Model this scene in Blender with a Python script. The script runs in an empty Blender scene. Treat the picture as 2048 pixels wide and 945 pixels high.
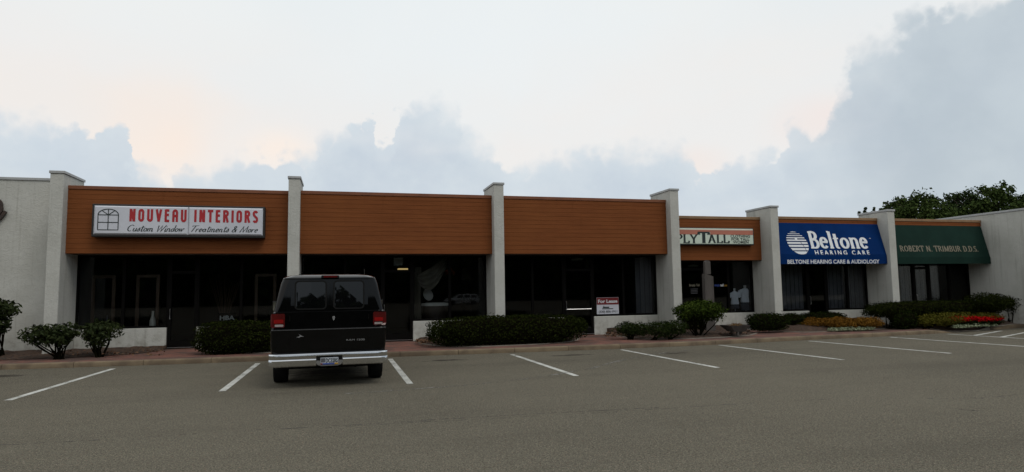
import bpy, math, random
import numpy as np
from mathutils import Vector, Matrix

random.seed(7)
rng = np.random.default_rng(7)
S = bpy.context.scene
COL = S.collection
PI = math.pi

# ------------------------------------------------------------------ camera
EYE = Vector((0, 0, 1.6))
FOC = 1276.27                     # focal length in pixels of a 2048 px wide frame
YAW, PITCH, ROLL = .2638, .0878, -.0150
_F = Vector((math.sin(YAW) * math.cos(PITCH), math.cos(YAW) * math.cos(PITCH), math.sin(PITCH)))
_R = Vector((math.cos(YAW), -math.sin(YAW), 0))
_U = _R.cross(_F)
R2 = math.cos(ROLL) * _R + math.sin(ROLL) * _U
U2 = -math.sin(ROLL) * _R + math.cos(ROLL) * _U
cam_d = bpy.data.cameras.new('camera')
cam = bpy.data.objects.new('camera', cam_d)
COL.objects.link(cam)
cam_d.sensor_width = 36
cam_d.lens = FOC / 2048 * 36
cam_d.clip_start = .05
cam_d.clip_end = 3000
cam.matrix_world = Matrix(((R2.x, U2.x, -_F.x, EYE.x), (R2.y, U2.y, -_F.y, EYE.y), (R2.z, U2.z, -_F.z, EYE.z), (0, 0, 0, 1)))
S.camera = cam


def ray(px, py):
    return R2 * ((px - 1024) / FOC) + U2 * ((472.5 - py) / FOC) + _F


def gz(px, py, z=0.):
    d = ray(px, py)
    return EYE + d * ((z - EYE.z) / d.z)


def gy(px, py, Y):
    d = ray(px, py)
    return EYE + d * (Y / d.y)


def gx(px, py, X):
    d = ray(px, py)
    return EYE + d * (X / d.x)


def hit(px, py, p0, n):
    d = ray(px, py)
    return EYE + d * ((Vector(p0) - EYE).dot(n) / d.dot(n))


# ------------------------------------------------------------------ world, sun, exposure
S.view_settings.view_transform = 'Standard'
S.view_settings.look = 'None'
S.view_settings.gamma = 1
S.view_settings.exposure = 0
S.view_settings.use_curve_mapping = False
SUN_EL, SUN_ROT = math.radians(56), math.radians(152)

W = bpy.data.worlds.new('World')
S.world = W
W.use_nodes = True


class NT:
    def __init__(s, tree):
        s.t = tree
        tree.nodes.clear()

    def n(s, typ, **kw):
        nd = s.t.nodes.new(typ)
        for k, v in kw.items():
            setattr(nd, k, v)
        return nd

    def put(s, sock, v):
        if hasattr(v, 'is_output'):
            s.t.links.new(v, sock)
        else:
            if hasattr(v, '__len__') and len(v) == 3 and sock.type == 'RGBA':
                v = (*v, 1)
            sock.default_value = v

    def m(s, op, a, b=0., c=None, clamp=False):
        nd = s.n('ShaderNodeMath', operation=op, use_clamp=clamp)
        s.put(nd.inputs[0], a)
        s.put(nd.inputs[1], b)
        if c is not None:
            s.put(nd.inputs[2], c)
        return nd.outputs[0]

    def vm(s, op, a, b=(0, 0, 0), out=0):
        nd = s.n('ShaderNodeVectorMath', operation=op)
        s.put(nd.inputs[0], a)
        s.put(nd.inputs[1], b)
        return nd.outputs[out]

    def noise(s, vec, scale, detail=3, rough=.55, out=0, dist=0.):
        nd = s.n('ShaderNodeTexNoise')
        s.put(nd.inputs['Vector'], vec)
        s.put(nd.inputs['Scale'], scale)
        s.put(nd.inputs['Detail'], detail)
        s.put(nd.inputs['Roughness'], rough)
        s.put(nd.inputs['Distortion'], dist)
        return nd.outputs[out]

    def voro(s, vec, scale, feature='F1', smooth=None):
        nd = s.n('ShaderNodeTexVoronoi', feature=feature)
        s.put(nd.inputs['Vector'], vec)
        s.put(nd.inputs['Scale'], scale)
        return nd.outputs[0]

    def ramp(s, v, a, b, lo=0., hi=1., smooth=True):
        nd = s.n('ShaderNodeMapRange', interpolation_type='SMOOTHSTEP' if smooth else 'LINEAR')
        for i, q in enumerate((v, a, b, lo, hi)):
            s.put(nd.inputs[i], q)
        return nd.outputs[0]

    def mix(s, f, a, b, blend='MIX'):
        nd = s.n('ShaderNodeMix', data_type='RGBA', blend_type=blend)
        s.put(nd.inputs[0], f)
        s.put(nd.inputs[6], a)
        s.put(nd.inputs[7], b)
        return nd.outputs[2]

    def scale_vec(s, v, sc):
        return s.vm('MULTIPLY', v, sc)


# cloud tops as (pixel x, pixel y) silhouettes of the photograph turned into azimuth / elevation
TOPS = [(-60, 228), (0, 232), (60, 240), (105, 243), (122, 256), (150, 246), (172, 260), (190, 265), (212, 256), (238, 257),
        (255, 275), (262, 300), (276, 328), (300, 342), (325, 352), (342, 378), (352, 340), (366, 328), (384, 336), (420, 334),
        (450, 324), (490, 316), (525, 322), (560, 322), (580, 312), (603, 322), (622, 308), (632, 276), (655, 262), (690, 254),
        (705, 247), (742, 246), (757, 260), (768, 276), (786, 268), (793, 235), (815, 214), (845, 201), (878, 210), (892, 225),
        (915, 228), (927, 256), (952, 282), (985, 304), (1015, 330), (1045, 338), (1090, 316), (1130, 312), (1180, 302),
        (1225, 300), (1265, 302), (1330, 296), (1362, 306), (1382, 330), (1402, 350), (1450, 326), (1500, 312), (1530, 304),
        (1555, 318), (1570, 282), (1612, 258), (1645, 268), (1662, 215), (1690, 155), (1702, 108), (1740, 92), (1790, 78),
        (1805, 40), (1850, 18), (1900, 24), (1960, 6), (2040, -50), (2120, -120)]
n = NT(W.node_tree)
out = n.n('ShaderNodeOutputWorld')
tc = n.n('ShaderNodeTexCoord').outputs['Generated']
dirv = n.vm('NORMALIZE', tc)
sep = n.n('ShaderNodeSeparateXYZ')
n.put(sep.inputs[0], dirv)
az = n.m('ARCTAN2', sep.outputs[0], sep.outputs[1])
az = n.m('ADD', az, n.m('MULTIPLY', n.m('SUBTRACT', n.noise(dirv, 26, 4, .6), .5), .055))
el = n.m('ARCSINE', sep.outputs[2])
A0, A1, EMAX = math.radians(-30), math.radians(60), math.radians(40)
t = n.ramp(az, A0, A1, smooth=False)
fc = n.n('ShaderNodeFloatCurve')
cv = fc.mapping.curves[0]
pts = [(0., .34)]
for px, py in TOPS:
    d = ray(px, py).normalized()
    pts.append(((math.atan2(d.x, d.y) - A0) / (A1 - A0), math.asin(d.z) / EMAX))
pts.append((1., .95))
pts = [p for p in pts if 0 <= p[0] <= 1]
cv.points[0].location = pts[0]
cv.points[1].location = pts[-1]
for p in pts[1:-1]:
    cv.points.new(*p)
fc.mapping.update()
n.put(fc.inputs['Value'], t)
top = n.m('MULTIPLY', fc.outputs[0], EMAX)
nz1 = n.noise(dirv, 22, 5, .6)
nz2 = n.noise(dirv, 70, 4, .6)
wob = n.vm('ADD', dirv, n.scale_vec(n.vm('SUBTRACT', n.noise(dirv, 34, 3, out=1), (.5, .5, .5)), (.02, .02, .02)))
vor = n.m('ADD', n.m('MULTIPLY', n.voro(wob, 30), .62), n.m('MULTIPLY', n.voro(wob, 74), .38))
disp = n.m('ADD', n.m('MULTIPLY', n.m('SUBTRACT', nz1, .5), .026), n.m('MULTIPLY', n.m('SUBTRACT', nz2, .5), .012))
disp = n.m('ADD', disp, n.m('MULTIPLY', n.m('SUBTRACT', .42, vor), .042))
depth = n.m('SUBTRACT', n.m('ADD', top, disp), el)
edge_soft = n.ramp(n.noise(dirv, 7, 2), .36, .64, .004, .030)
cmask = n.ramp(depth, n.m('MULTIPLY', edge_soft, -1.), edge_soft)
# thin high overcast behind the cumulus: pale, with warm bands low on the left
sx = n.scale_vec(dirv, (1, 1, 3.2))
band = n.ramp(n.noise(sx, 2.6, 4, .55), .36, .66)
elw = n.ramp(el, math.radians(8), math.radians(30), 1., 0.)
warm = n.m('MULTIPLY', band, elw)
base = n.mix(n.ramp(n.noise(dirv, 2.1, 4), .3, .7), (.83, .885, .905), (.89, .915, .91))
base = n.mix(n.ramp(el, math.radians(26), math.radians(13), 0., .85), base, (.895, .88, .86))
base = n.mix(n.m('MULTIPLY', warm, .7), base, (.93, .875, .83))


def glow(px, py, rx, rz, amt, col, b):
    d = ray(px, py).normalized()
    q = n.scale_vec(n.vm('SUBTRACT', dirv, tuple(d)), (1 / rx, 1 / rx, 1 / rz))
    q = n.vm('ADD', q, n.scale_vec(n.vm('SUBTRACT', n.noise(dirv, 12, 4, out=1), (.5, .5, .5)), (.9, .9, .9)))
    r = n.vm('LENGTH', q, out=1)
    return n.mix(n.ramp(r, 1.5, .0, 0., amt), b, col)


base = glow(1000, 60, .30, .16, .75, (.885, .925, .935), base)
base = glow(330, 275, .085, .075, 1., (1.0, .86, .755), base)
base = glow(560, 298, .055, .03, 1., (1.0, .89, .80), base)
base = glow(1655, 245, .07, .04, .9, (.93, .84, .80), base)
base = glow(1400, 335, .05, .03, .8, (.93, .84, .79), base)
base = glow(150, 205, .20, .045, .6, (.93, .86, .80), base)
cl_a = n.mix(n.ramp(n.noise(dirv, 11, 5, .6), .32, .68), (.555, .635, .72), (.645, .72, .775))
cl = n.mix(n.ramp(depth, .0, .06, .6, 0.), cl_a, (.73, .80, .84))
cl = n.mix(n.ramp(vor, .25, .62, 0., .32), cl, (.58, .655, .73))
cl = n.mix(n.ramp(n.noise(sx, 6, 4), .45, .75, 0., .5), cl, (.68, .74, .79))
cl = n.mix(n.ramp(az, math.radians(36), math.radians(50), 0., .8), cl, n.mix(n.ramp(n.noise(dirv, 8, 4), .3, .7), (.45, .52, .575), (.545, .615, .66)))
opac = n.m('MAXIMUM', n.ramp(n.noise(sx, 3.4, 3), .3, .55, .62, .92), n.ramp(az, math.radians(36), math.radians(48), 0., .95))
sky_col = n.mix(n.m('MULTIPLY', cmask, opac), base, cl)
# dimmer, greyer cloud deck overhead and behind
sky_col = n.mix(n.ramp(el, math.radians(38), math.radians(80), 0., .9), sky_col, (.50, .53, .56))
bg1 = n.n('ShaderNodeBackground')
n.put(bg1.inputs[0], sky_col)
bg1.inputs[1].default_value = 1.0
sk = n.n('ShaderNodeTexSky', sky_type='NISHITA')
sk.sun_disc = False
sk.sun_elevation = SUN_EL
sk.sun_rotation = SUN_ROT
bg2 = n.n('ShaderNodeBackground')
n.put(bg2.inputs[0], sk.outputs[0])
bg2.inputs[1].default_value = .1
mx = n.n('ShaderNodeMixShader')
mx.inputs[0].default_value = .94
n.t.links.new(bg2.outputs[0], mx.inputs[1])
n.t.links.new(bg1.outputs[0], mx.inputs[2])
n.t.links.new(mx.outputs[0], out.inputs[0])

sun_d = bpy.data.lights.new('sun', 'SUN')
sun_d.energy = 1.0
sun_d.angle = math.radians(25)
sun_d.color = (1, .95, .88)
sun = bpy.data.objects.new('sun', sun_d)
COL.objects.link(sun)
sd = Vector((math.sin(SUN_ROT) * math.cos(SUN_EL), math.cos(SUN_ROT) * math.cos(SUN_EL), math.sin(SUN_EL)))
sun.rotation_euler = sd.to_track_quat('Z', 'Y').to_euler()
sun.location = (0, -20, 40)


# ------------------------------------------------------------------ materials
def new_mat(name):
    m = bpy.data.materials.new(name)
    m.use_nodes = True
    t = NT(m.node_tree)
    o = t.n('ShaderNodeOutputMaterial')
    b = t.n('ShaderNodeBsdfPrincipled')
    t.t.links.new(b.outputs[0], o.inputs[0])
    co = t.n('ShaderNodeTexCoord').outputs['Object']
    return m, t, b, o, co


def mat(name, c1, c2=None, scale=6, rough=.7, metal=0., bump=0., bscale=40, coat=0., spec=.5, emit=None, detail=4, stretch=(1, 1, 1), lo=.3, hi=.7):
    m, t, b, o, co = new_mat(name)
    co = t.scale_vec(co, stretch)
    if c2 is None:
        c2 = tuple(x * .82 for x in c1)
    t.put(b.inputs['Base Color'], t.mix(t.ramp(t.noise(co, scale, detail), lo, hi), c1, c2))
    b.inputs['Roughness'].default_value = rough
    b.inputs['Metallic'].default_value = metal
    b.inputs['Specular IOR Level'].default_value = spec
    b.inputs['Coat Weight'].default_value = coat
    if emit:
        t.put(b.inputs['Emission Color'], emit[0])
        b.inputs['Emission Strength'].default_value = emit[1]
    if bump:
        bn = t.n('ShaderNodeBump')
        bn.inputs['Strength'].default_value = bump
        bn.inputs['Distance'].default_value = .02
        t.put(bn.inputs['Height'], t.noise(co, bscale, 4))
        t.t.links.new(bn.outputs[0], b.inputs['Normal'])
    return m


def leaf_mat(name, cols, rough=.85, spec=.0):
    m, t, b, o, co = new_mat(name)
    g = t.n('ShaderNodeNewGeometry')
    cr = t.n('ShaderNodeValToRGB')
    e = cr.color_ramp.elements
    e[0].color = (*cols[0], 1)
    e[1].color = (*cols[-1], 1)
    for i, c in enumerate(cols[1:-1]):
        q = e.new((i + 1) / (len(cols) - 1))
        q.color = (*c, 1)
    r = t.m('ADD', t.m('MULTIPLY', g.outputs['Random Per Island'], .6), t.m('MULTIPLY', t.noise(co, 1.7, 3), .4))
    t.put(cr.inputs[0], r)
    t.put(b.inputs['Base Color'], cr.outputs[0])
    b.inputs['Roughness'].default_value = rough
    b.inputs['Specular IOR Level'].default_value = spec
    return m


def make_glass(name, tint=(.55, .57, .58), ior=1.5, rough=.0):
    m = bpy.data.materials.new(name)
    m.use_nodes = True
    t = NT(m.node_tree)
    o = t.n('ShaderNodeOutputMaterial')
    tr = t.n('ShaderNodeBsdfTransparent')
    t.put(tr.inputs[0], tint)
    gl = t.n('ShaderNodeBsdfGlossy')
    gl.inputs['Roughness'].default_value = rough
    fr = t.n('ShaderNodeFresnel')
    fr.inputs[0].default_value = ior
    ms = t.n('ShaderNodeMixShader')
    t.put(ms.inputs[0], fr.outputs[0])
    t.t.links.new(tr.outputs[0], ms.inputs[1])
    t.t.links.new(gl.outputs[0], ms.inputs[2])
    t.t.links.new(ms.outputs[0], o.inputs[0])
    return m


def stucco():
    m, t, b, o, co = new_mat('stucco')
    big = t.noise(co, 1.1, 4)
    c = t.mix(t.ramp(big, .35, .68), (.505, .50, .46), (.445, .44, .40))
    streak = t.ramp(t.noise(t.scale_vec(co, (9, 9, .35)), 1.0, 4), .52, .74, 0., .5)
    c = t.mix(streak, c, (.27, .26, .225))
    trow = t.noise(t.scale_vec(co, (1, 1, 1.5)), 4.2, 3, .5, dist=1.6)
    ridge = t.m('ABSOLUTE', t.m('SUBTRACT', trow, .5))
    ridge = t.ramp(ridge, 0., .05, 1., 0.)
    c = t.mix(t.m('MULTIPLY', ridge, .10), c, (.245, .24, .21))
    low = t.n('ShaderNodeSeparateXYZ')
    t.put(low.inputs[0], t.n('ShaderNodeNewGeometry').outputs['Position'])
    dirt = t.m('MULTIPLY', t.ramp(low.outputs[2], .85, .15), t.ramp(t.noise(co, 5, 4), .38, .7))
    c = t.mix(t.m('MULTIPLY', dirt, .5), c, (.19, .17, .135))
    t.put(b.inputs['Base Color'], c)
    b.inputs['Roughness'].default_value = .92
    b.inputs['Specular IOR Level'].default_value = .2
    bn = t.n('ShaderNodeBump')
    bn.inputs['Strength'].default_value = .38
    bn.inputs['Distance'].default_value = .02
    h = t.m('ADD', t.m('MULTIPLY', ridge, .45), t.m('MULTIPLY', t.noise(co, 13, 3, .5), .8))
    t.put(bn.inputs['Height'], h)
    t.t.links.new(bn.outputs[0], b.inputs['Normal'])
    return m


def siding():
    m, t, b, o, co = new_mat('orange_siding')
    s1 = t.noise(t.scale_vec(co, (.8, 1, 14)), 1.6, 4)
    c = t.mix(t.ramp(s1, .3, .7), (.195, .0635, .0215), (.160, .052, .0180))
    s2 = t.noise(t.scale_vec(co, (9, 1, .7)), 1.0, 4)
    c = t.mix(t.ramp(s2, .56, .8, 0., .45), c, (.132, .042, .013))
    c = t.mix(t.ramp(t.noise(co, .7, 3), .4, .75, 0., .35), c, (.225, .078, .024))
    t.put(b.inputs['Base Color'], c)
    b.inputs['Roughness'].default_value = .8
    b.inputs['Specular IOR Level'].default_value = .08
    bn = t.n('ShaderNodeBump')
    bn.inputs['Strength'].default_value = .35
    bn.inputs['Distance'].default_value = .01
    t.put(bn.inputs['Height'], t.noise(t.scale_vec(co, (3, 3, 30)), 3, 5))
    t.t.links.new(bn.outputs[0], b.inputs['Normal'])
    return m


def asphalt():
    m, t, b, o, co = new_mat('asphalt')
    p = t.n('ShaderNodeNewGeometry').outputs['Position']
    big = t.noise(p, .16, 4, .6)
    c = t.mix(t.ramp(big, .34, .68), (.139, .127, .097), (.113, .104, .080))
    mid = t.noise(t.scale_vec(p, (.35, 1.4, 1)), 1.0, 5, .6)
    c = t.mix(t.ramp(mid, .52, .78, 0., .5), c, (.100, .092, .068))
    blot = t.noise(p, 2.3, 4, .6)
    c = t.mix(t.ramp(blot, .5, .75, 0., .35), c, (.162, .147, .108))
    grit = t.voro(p, 75)
    c = t.mix(t.ramp(grit, .05, .45, .75, 0.), c, (.42, .37, .29))
    grit2 = t.noise(p, 48, 4, .8)
    c = t.mix(t.ramp(grit2, .50, .62, 0., .85), c, (.022, .020, .016))
    c = t.mix(t.ramp(t.noise(p, 19, 3, .7), .52, .66, 0., .28), c, (.055, .049, .040))
    c = t.mix(t.ramp(t.noise(p, 15, 3, .7), .54, .68, 0., .22), c, (.24, .21, .165))
    c = t.mix(t.ramp(t.noise(p, 33, 2, .7), .60, .68, 0., .6), c, (.20, .125, .09))
    lanes = t.noise(t.scale_vec(p, (.05, .55, 1)), 1.0, 4, .6)
    c = t.mix(t.ramp(lanes, .50, .72, 0., .30), c, (.070, .064, .051))
    c = t.mix(t.ramp(t.noise(p, .45, 4, .6), .55, .75, 0., .22), c, (.17, .155, .12))
    # oil drips in the bays by the kerb; darker patch under the van
    for (px, py, rx, ry) in ((892, 721, .55, .22), (1140, 711, .75, .2), (0, 753, .6, .3), (655, 745, 1.0, .9), (1350, 707, .5, .2)):
        g = gz(px, py)
        q = t.scale_vec(t.vm('SUBTRACT', p, tuple(g)), (1 / rx, 1 / ry, 1))
        r = t.m('ADD', t.vm('LENGTH', q, out=1), t.m('MULTIPLY', t.m('SUBTRACT', t.noise(p, 4.5, 4), .5), 2.2))
        c = t.mix(t.ramp(r, 1.1, .2, 0., .78), c, (.026, .022, .019))
    t.put(b.inputs['Base Color'], c)
    b.inputs['Roughness'].default_value = .95
    b.inputs['Specular IOR Level'].default_value = .08
    bn = t.n('ShaderNodeBump')
    bn.inputs['Strength'].default_value = .55
    bn.inputs['Distance'].default_value = .012
    t.put(bn.inputs['Height'], t.m('ADD', grit, t.m('MULTIPLY', grit2, .8)))
    t.t.links.new(bn.outputs[0], b.inputs['Normal'])
    return m


def bricks():
    m, t, b, o, co = new_mat('brick_paving')
    bt = t.n('ShaderNodeTexBrick')
    p = t.n('ShaderNodeNewGeometry').outputs['Position']
    t.put(bt.inputs['Vector'], p)
    t.put(bt.inputs['Color1'], (.225, .082, .054))
    t.put(bt.inputs['Color2'], (.120, .056, .042))
    t.put(bt.inputs['Mortar'], (.075, .06, .05))
    bt.inputs['Scale'].default_value = 1
    bt.inputs['Brick Width'].default_value = .2
    bt.inputs['Row Height'].default_value = .1
    bt.inputs['Mortar Size'].default_value = .006
    bt.inputs['Bias'].default_value = -.1
    c = t.mix(t.ramp(t.noise(p, 1.3, 5, .65), .40, .62, 0., .8), bt.outputs[0], (.060, .042, .034))
    c = t.mix(t.ramp(t.noise(p, 5, 4, .6), .55, .75, 0., .5), c, (.25, .135, .095))
    t.put(b.inputs['Base Color'], c)
    b.inputs['Roughness'].default_value = .88
    bn = t.n('ShaderNodeBump')
    bn.inputs['Strength'].default_value = .5
    bn.inputs['Distance'].default_value = .01
    t.put(bn.inputs['Height'], t.m('SUBTRACT', 1., bt.outputs[1]))
    t.t.links.new(bn.outputs[0], b.inputs['Normal'])
    return m


def worn(name, c1, c2, holes=.35, scale=30, rough=.85):
    """paint or stain worn through to the surface below in ragged patches"""
    m, t, b, o, co = new_mat(name)
    p = t.n('ShaderNodeNewGeometry').outputs['Position']
    t.put(b.inputs['Base Color'], t.mix(t.ramp(t.noise(p, 3, 5), .3, .7), c1, c2))
    b.inputs['Roughness'].default_value = rough
    f = t.m('ADD', t.m('MULTIPLY', t.noise(p, scale, 4, .7), .6), t.m('MULTIPLY', t.noise(p, 2.2, 4), .4))
    a = t.ramp(f, holes, holes + .12)
    t.put(b.inputs['Alpha'], a)
    return m


M = {}
M['stucco'] = stucco()
M['siding'] = siding()
M['asphalt'] = asphalt()
M['brick'] = bricks()
M['coping'] = mat('coping_metal', (.40, .405, .40), (.34, .345, .34), 3, .5, bump=.05)
M['trim'] = mat('trim_board', (.20, .068, .027), (.16, .054, .022), 3, .7)
M['trim_tan'] = mat('trim_tan', (.27, .16, .08), (.22, .13, .065), 3, .7)
M['kerb'] = mat('kerb_concrete', (.185, .138, .085), (.115, .083, .053), 2.5, .9, bump=.35, bscale=45, lo=.35, hi=.65)
M['edging'] = mat('edging_concrete', (.27, .24, .20), (.19, .17, .14), 6, .9, bump=.3)
M['mulch'] = mat('mulch', (.085, .046, .027), (.020, .013, .009), 15, .95, bump=.9, bscale=60)
M['paint'] = worn('lane_paint', (.58, .58, .54), (.40, .40, .36), .36, 22)
M['crack'] = worn('crack_fill', (.045, .042, .038), (.03, .028, .026), .46, 9)
M['scuff'] = worn('tyre_scuff', (.185, .175, .15), (.165, .155, .13), .47, 11)
M['bronze'] = mat('bronze_frame', (.0045, .004, .0038), (.006, .0055, .005), 4, .6, spec=.04)
M['glass'] = make_glass('shop_glass', (.84, .86, .87), 1.33)
M['soffit'] = mat('soffit', (.10, .075, .055), (.08, .06, .045), 3, .85)
M['roofing'] = mat('roofing', (.12, .12, .12), (.09, .09, .09), 3, .9)
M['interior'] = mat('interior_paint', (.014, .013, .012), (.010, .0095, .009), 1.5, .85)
M['carpet'] = mat('carpet', (.03, .026, .023), (.022, .02, .018), 9, .95)
M['blind'] = mat('blind_fabric', (.090, .090, .098), (.075, .075, .083), 3, .85)
M['sign_white'] = mat('sign_face', (.60, .61, .66), (.54, .55, .60), 1.2, .35)
M['sign_edge'] = mat('sign_edge', (.36, .37, .40), (.31, .32, .35), 2, .35)
M['black'] = mat('black_metal', (.012, .012, .012), (.016, .016, .015), 4, .5)
M['red'] = mat('red_letter', (.40, .012, .018), (.34, .010, .015), 3, .5)
M['ink'] = mat('dark_letter', (.012, .022, .020), (.016, .026, .024), 3, .5)
M['mint'] = mat('mint_face', (.60, .68, .58), (.54, .62, .52), 1.2, .4)
M['cream'] = mat('cream_face', (.72, .70, .60), (.66, .64, .55), 1.2, .4)
M['salmon'] = mat('salmon_band', (.48, .17, .11), (.42, .15, .10), 2, .45)
M['blue'] = mat('blue_canvas', (.0008, .025, .118), (.0007, .020, .098), 1.6, .85, bump=.2, bscale=9, spec=.08)
M['green'] = mat('green_canvas', (.011, .031, .024), (.009, .025, .0195), 1.6, .85, bump=.2, bscale=9, spec=.08)
M['white_letter'] = mat('white_letter', (.72, .74, .76), (.66, .68, .70), 3, .6)
M['tan_letter'] = mat('tan_letter', (.22, .20, .145), (.16, .145, .105), 14, .7)
M['brown_letter'] = mat('brown_letter', (.025, .014, .010), (.04, .02, .012), 6, .5)
M['lease_red'] = mat('lease_red', (.17, .008, .010), (.14, .007, .008), 4, .5)
M['wood'] = mat('frame_wood', (.085, .047, .024), (.055, .030, .015), 5, .6, stretch=(1, 1, .2))
M['grey_wood'] = mat('weathered_wood', (.085, .074, .066), (.055, .048, .043), 5, .9, bump=.4, bscale=25, stretch=(1, 1, .25))
M['porcelain'] = mat('porcelain', (.50, .48, .42), (.40, .38, .33), 5, .35)
M['cloth'] = mat('cloth', (.50, .50, .46), (.42, .42, .39), 4, .9)
M['drape'] = mat('drape', (.11, .098, .075), (.075, .066, .05), 3, .9)
M['orange'] = mat('orange_petal', (.50, .10, .035), (.35, .07, .03), 9, .7)
M['dark_wood'] = mat('dark_wood', (.03, .018, .012), (.02, .012, .008), 5, .5)
M['tee'] = mat('tee_fabric', (.76, .80, .86), (.68, .72, .78), 6, .85)
M['skin_form'] = mat('mannequin_form', (.50, .50, .48), (.44, .44, .42), 4, .6)
M['skirt'] = mat('skirt_fabric', (.05, .06, .08), (.04, .045, .06), 6, .85)
M['lamp_on'] = mat('lamp_on', (.8, .6, .3), (.8, .6, .3), 2, .5, emit=((1, .70, .28), .55))
M['lamp_off'] = mat('lamp_off', (.38, .40, .38), (.34, .36, .34), 2, .4)
M['bark'] = mat('bark', (.075, .055, .04), (.045, .034, .026), 8, .95, bump=.8, bscale=25)
M['twig'] = mat('twig', (.0085, .0075, .0040), (.0050, .0045, .0022), 8, .95, spec=.0)
M['steel'] = mat('steel', (.45, .45, .45), (.4, .4, .4), 5, .3, metal=.9)
# van
M['van_paint'] = mat('van_paint', (.0018, .0018, .0019), (.0028, .0028, .003), 3, .06, coat=0, spec=.24)
M['chrome'] = mat('chrome', (.72, .73, .75), (.66, .67, .69), 3, .09, metal=1.)
M['rubber'] = mat('rubber', (.006, .006, .006), (.009, .009, .0085), 6, .85, spec=.15)
M['tint'] = mat('tinted_glass', (.002, .0022, .0025), (.003, .0032, .0035), 2, .02, spec=.4)
M['tail_red'] = mat('tail_lens', (.24, .005, .005), (.18, .004, .004), 8, .2, spec=.35)
M['tail_dark'] = mat('tail_lens_dark', (.085, .004, .004), (.06, .003, .003), 8, .2, spec=.35)
M['clear_lens'] = mat('clear_lens', (.33, .28, .27), (.26, .22, .21), 12, .2)
M['litter'] = mat('dry_leaves', (.15, .075, .035), (.08, .04, .02), 9, .9)
M['badge'] = mat('badge', (.30, .30, .30), (.22, .22, .22), 9, .35, metal=.4)
M['trim_dark'] = mat('trim_strip', (.045, .045, .045), (.03, .03, .03), 9, .4)
M['plate'] = mat('plate_face', (.50, .53, .58), (.44, .47, .52), 12, .4)
M['plate_blue'] = mat('plate_blue', (.03, .06, .28), (.04, .07, .25), 12, .4)
M['plate_gold'] = mat('plate_gold', (.45, .26, .04), (.4, .22, .03), 12, .4)
M['car_white'] = mat('car_white', (.62, .63, .64), (.58, .59, .60), 3, .2, coat=.5)
# leaves
M['boxwood'] = leaf_mat('boxwood_leaf', [(.0050, .0085, .0020), (.0105, .0160, .0036), (.0240, .0330, .0080)])
M['hedge2'] = leaf_mat('yew_leaf', [(.0055, .0080, .0018), (.0115, .0155, .0034), (.0300, .0370, .0085)])
M['rhodo'] = leaf_mat('rhododendron_leaf', [(.0100, .0165, .0050), (.0220, .0310, .0100), (.0520, .0630, .0230)], .6, .05)
M['juniper'] = leaf_mat('juniper_leaf', [(.0080, .0140, .0040), (.0170, .0260, .0075), (.0340, .0450, .0130)])
M['shrub'] = leaf_mat('bright_shrub_leaf', [(.0130, .0230, .0045), (.0300, .0480, .0085), (.0660, .0880, .0160)])
M['ochre'] = leaf_mat('ochre_leaf', [(0.0656, 0.0383, 0.0066), (0.1189, 0.0561, 0.0099), (0.1763, 0.0825, 0.0154), (0.0984, 0.0693, 0.0110)])
M['lime'] = leaf_mat('lime_leaf', [(0.0375, 0.0432, 0.0072), (0.0750, 0.0720, 0.0120), (0.1125, 0.0936, 0.0180)])
M['red_flower'] = leaf_mat('red_flower', [(0.1980, 0.0036, 0.0054), (0.3780, 0.0063, 0.0090), (0.4950, 0.0126, 0.0126)])
M['silver'] = leaf_mat('silver_leaf', [(.150, .180, .110), (.260, .300, .190), (.380, .410, .290)])
M['tree_a'] = leaf_mat('tree_leaf', [(0.0180, 0.0314, 0.0105), (0.0384, 0.0585, 0.0173), (0.0745, 0.0983, 0.0287)])
M['tree_b'] = leaf_mat('tree_leaf_cool', [(0.0152, 0.0271, 0.0119), (0.0325, 0.0502, 0.0193), (0.0628, 0.0833, 0.0312)])
M['woods'] = leaf_mat('woods_leaf', [(.018, .028, .012), (.03, .045, .018), (.045, .06, .024)])


# ------------------------------------------------------------------ mesh helpers
def tag(o, label, cat, group=None):
    o['label'] = label
    o['category'] = cat
    if group:
        o['group'] = group
    return o


def thing(name, label, cat, loc=(0, 0, 0), rz=0, group=None):
    o = bpy.data.objects.new(name, None)
    o.empty_display_size = .2
    COL.objects.link(o)
    o.location = loc
    o.rotation_euler = (0, 0, rz)
    return tag(o, label, cat, group)


def root_matrix(o):
    while o.parent:
        o = o.parent
    return Matrix.Translation(o.location) @ o.rotation_euler.to_matrix().to_4x4()


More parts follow.
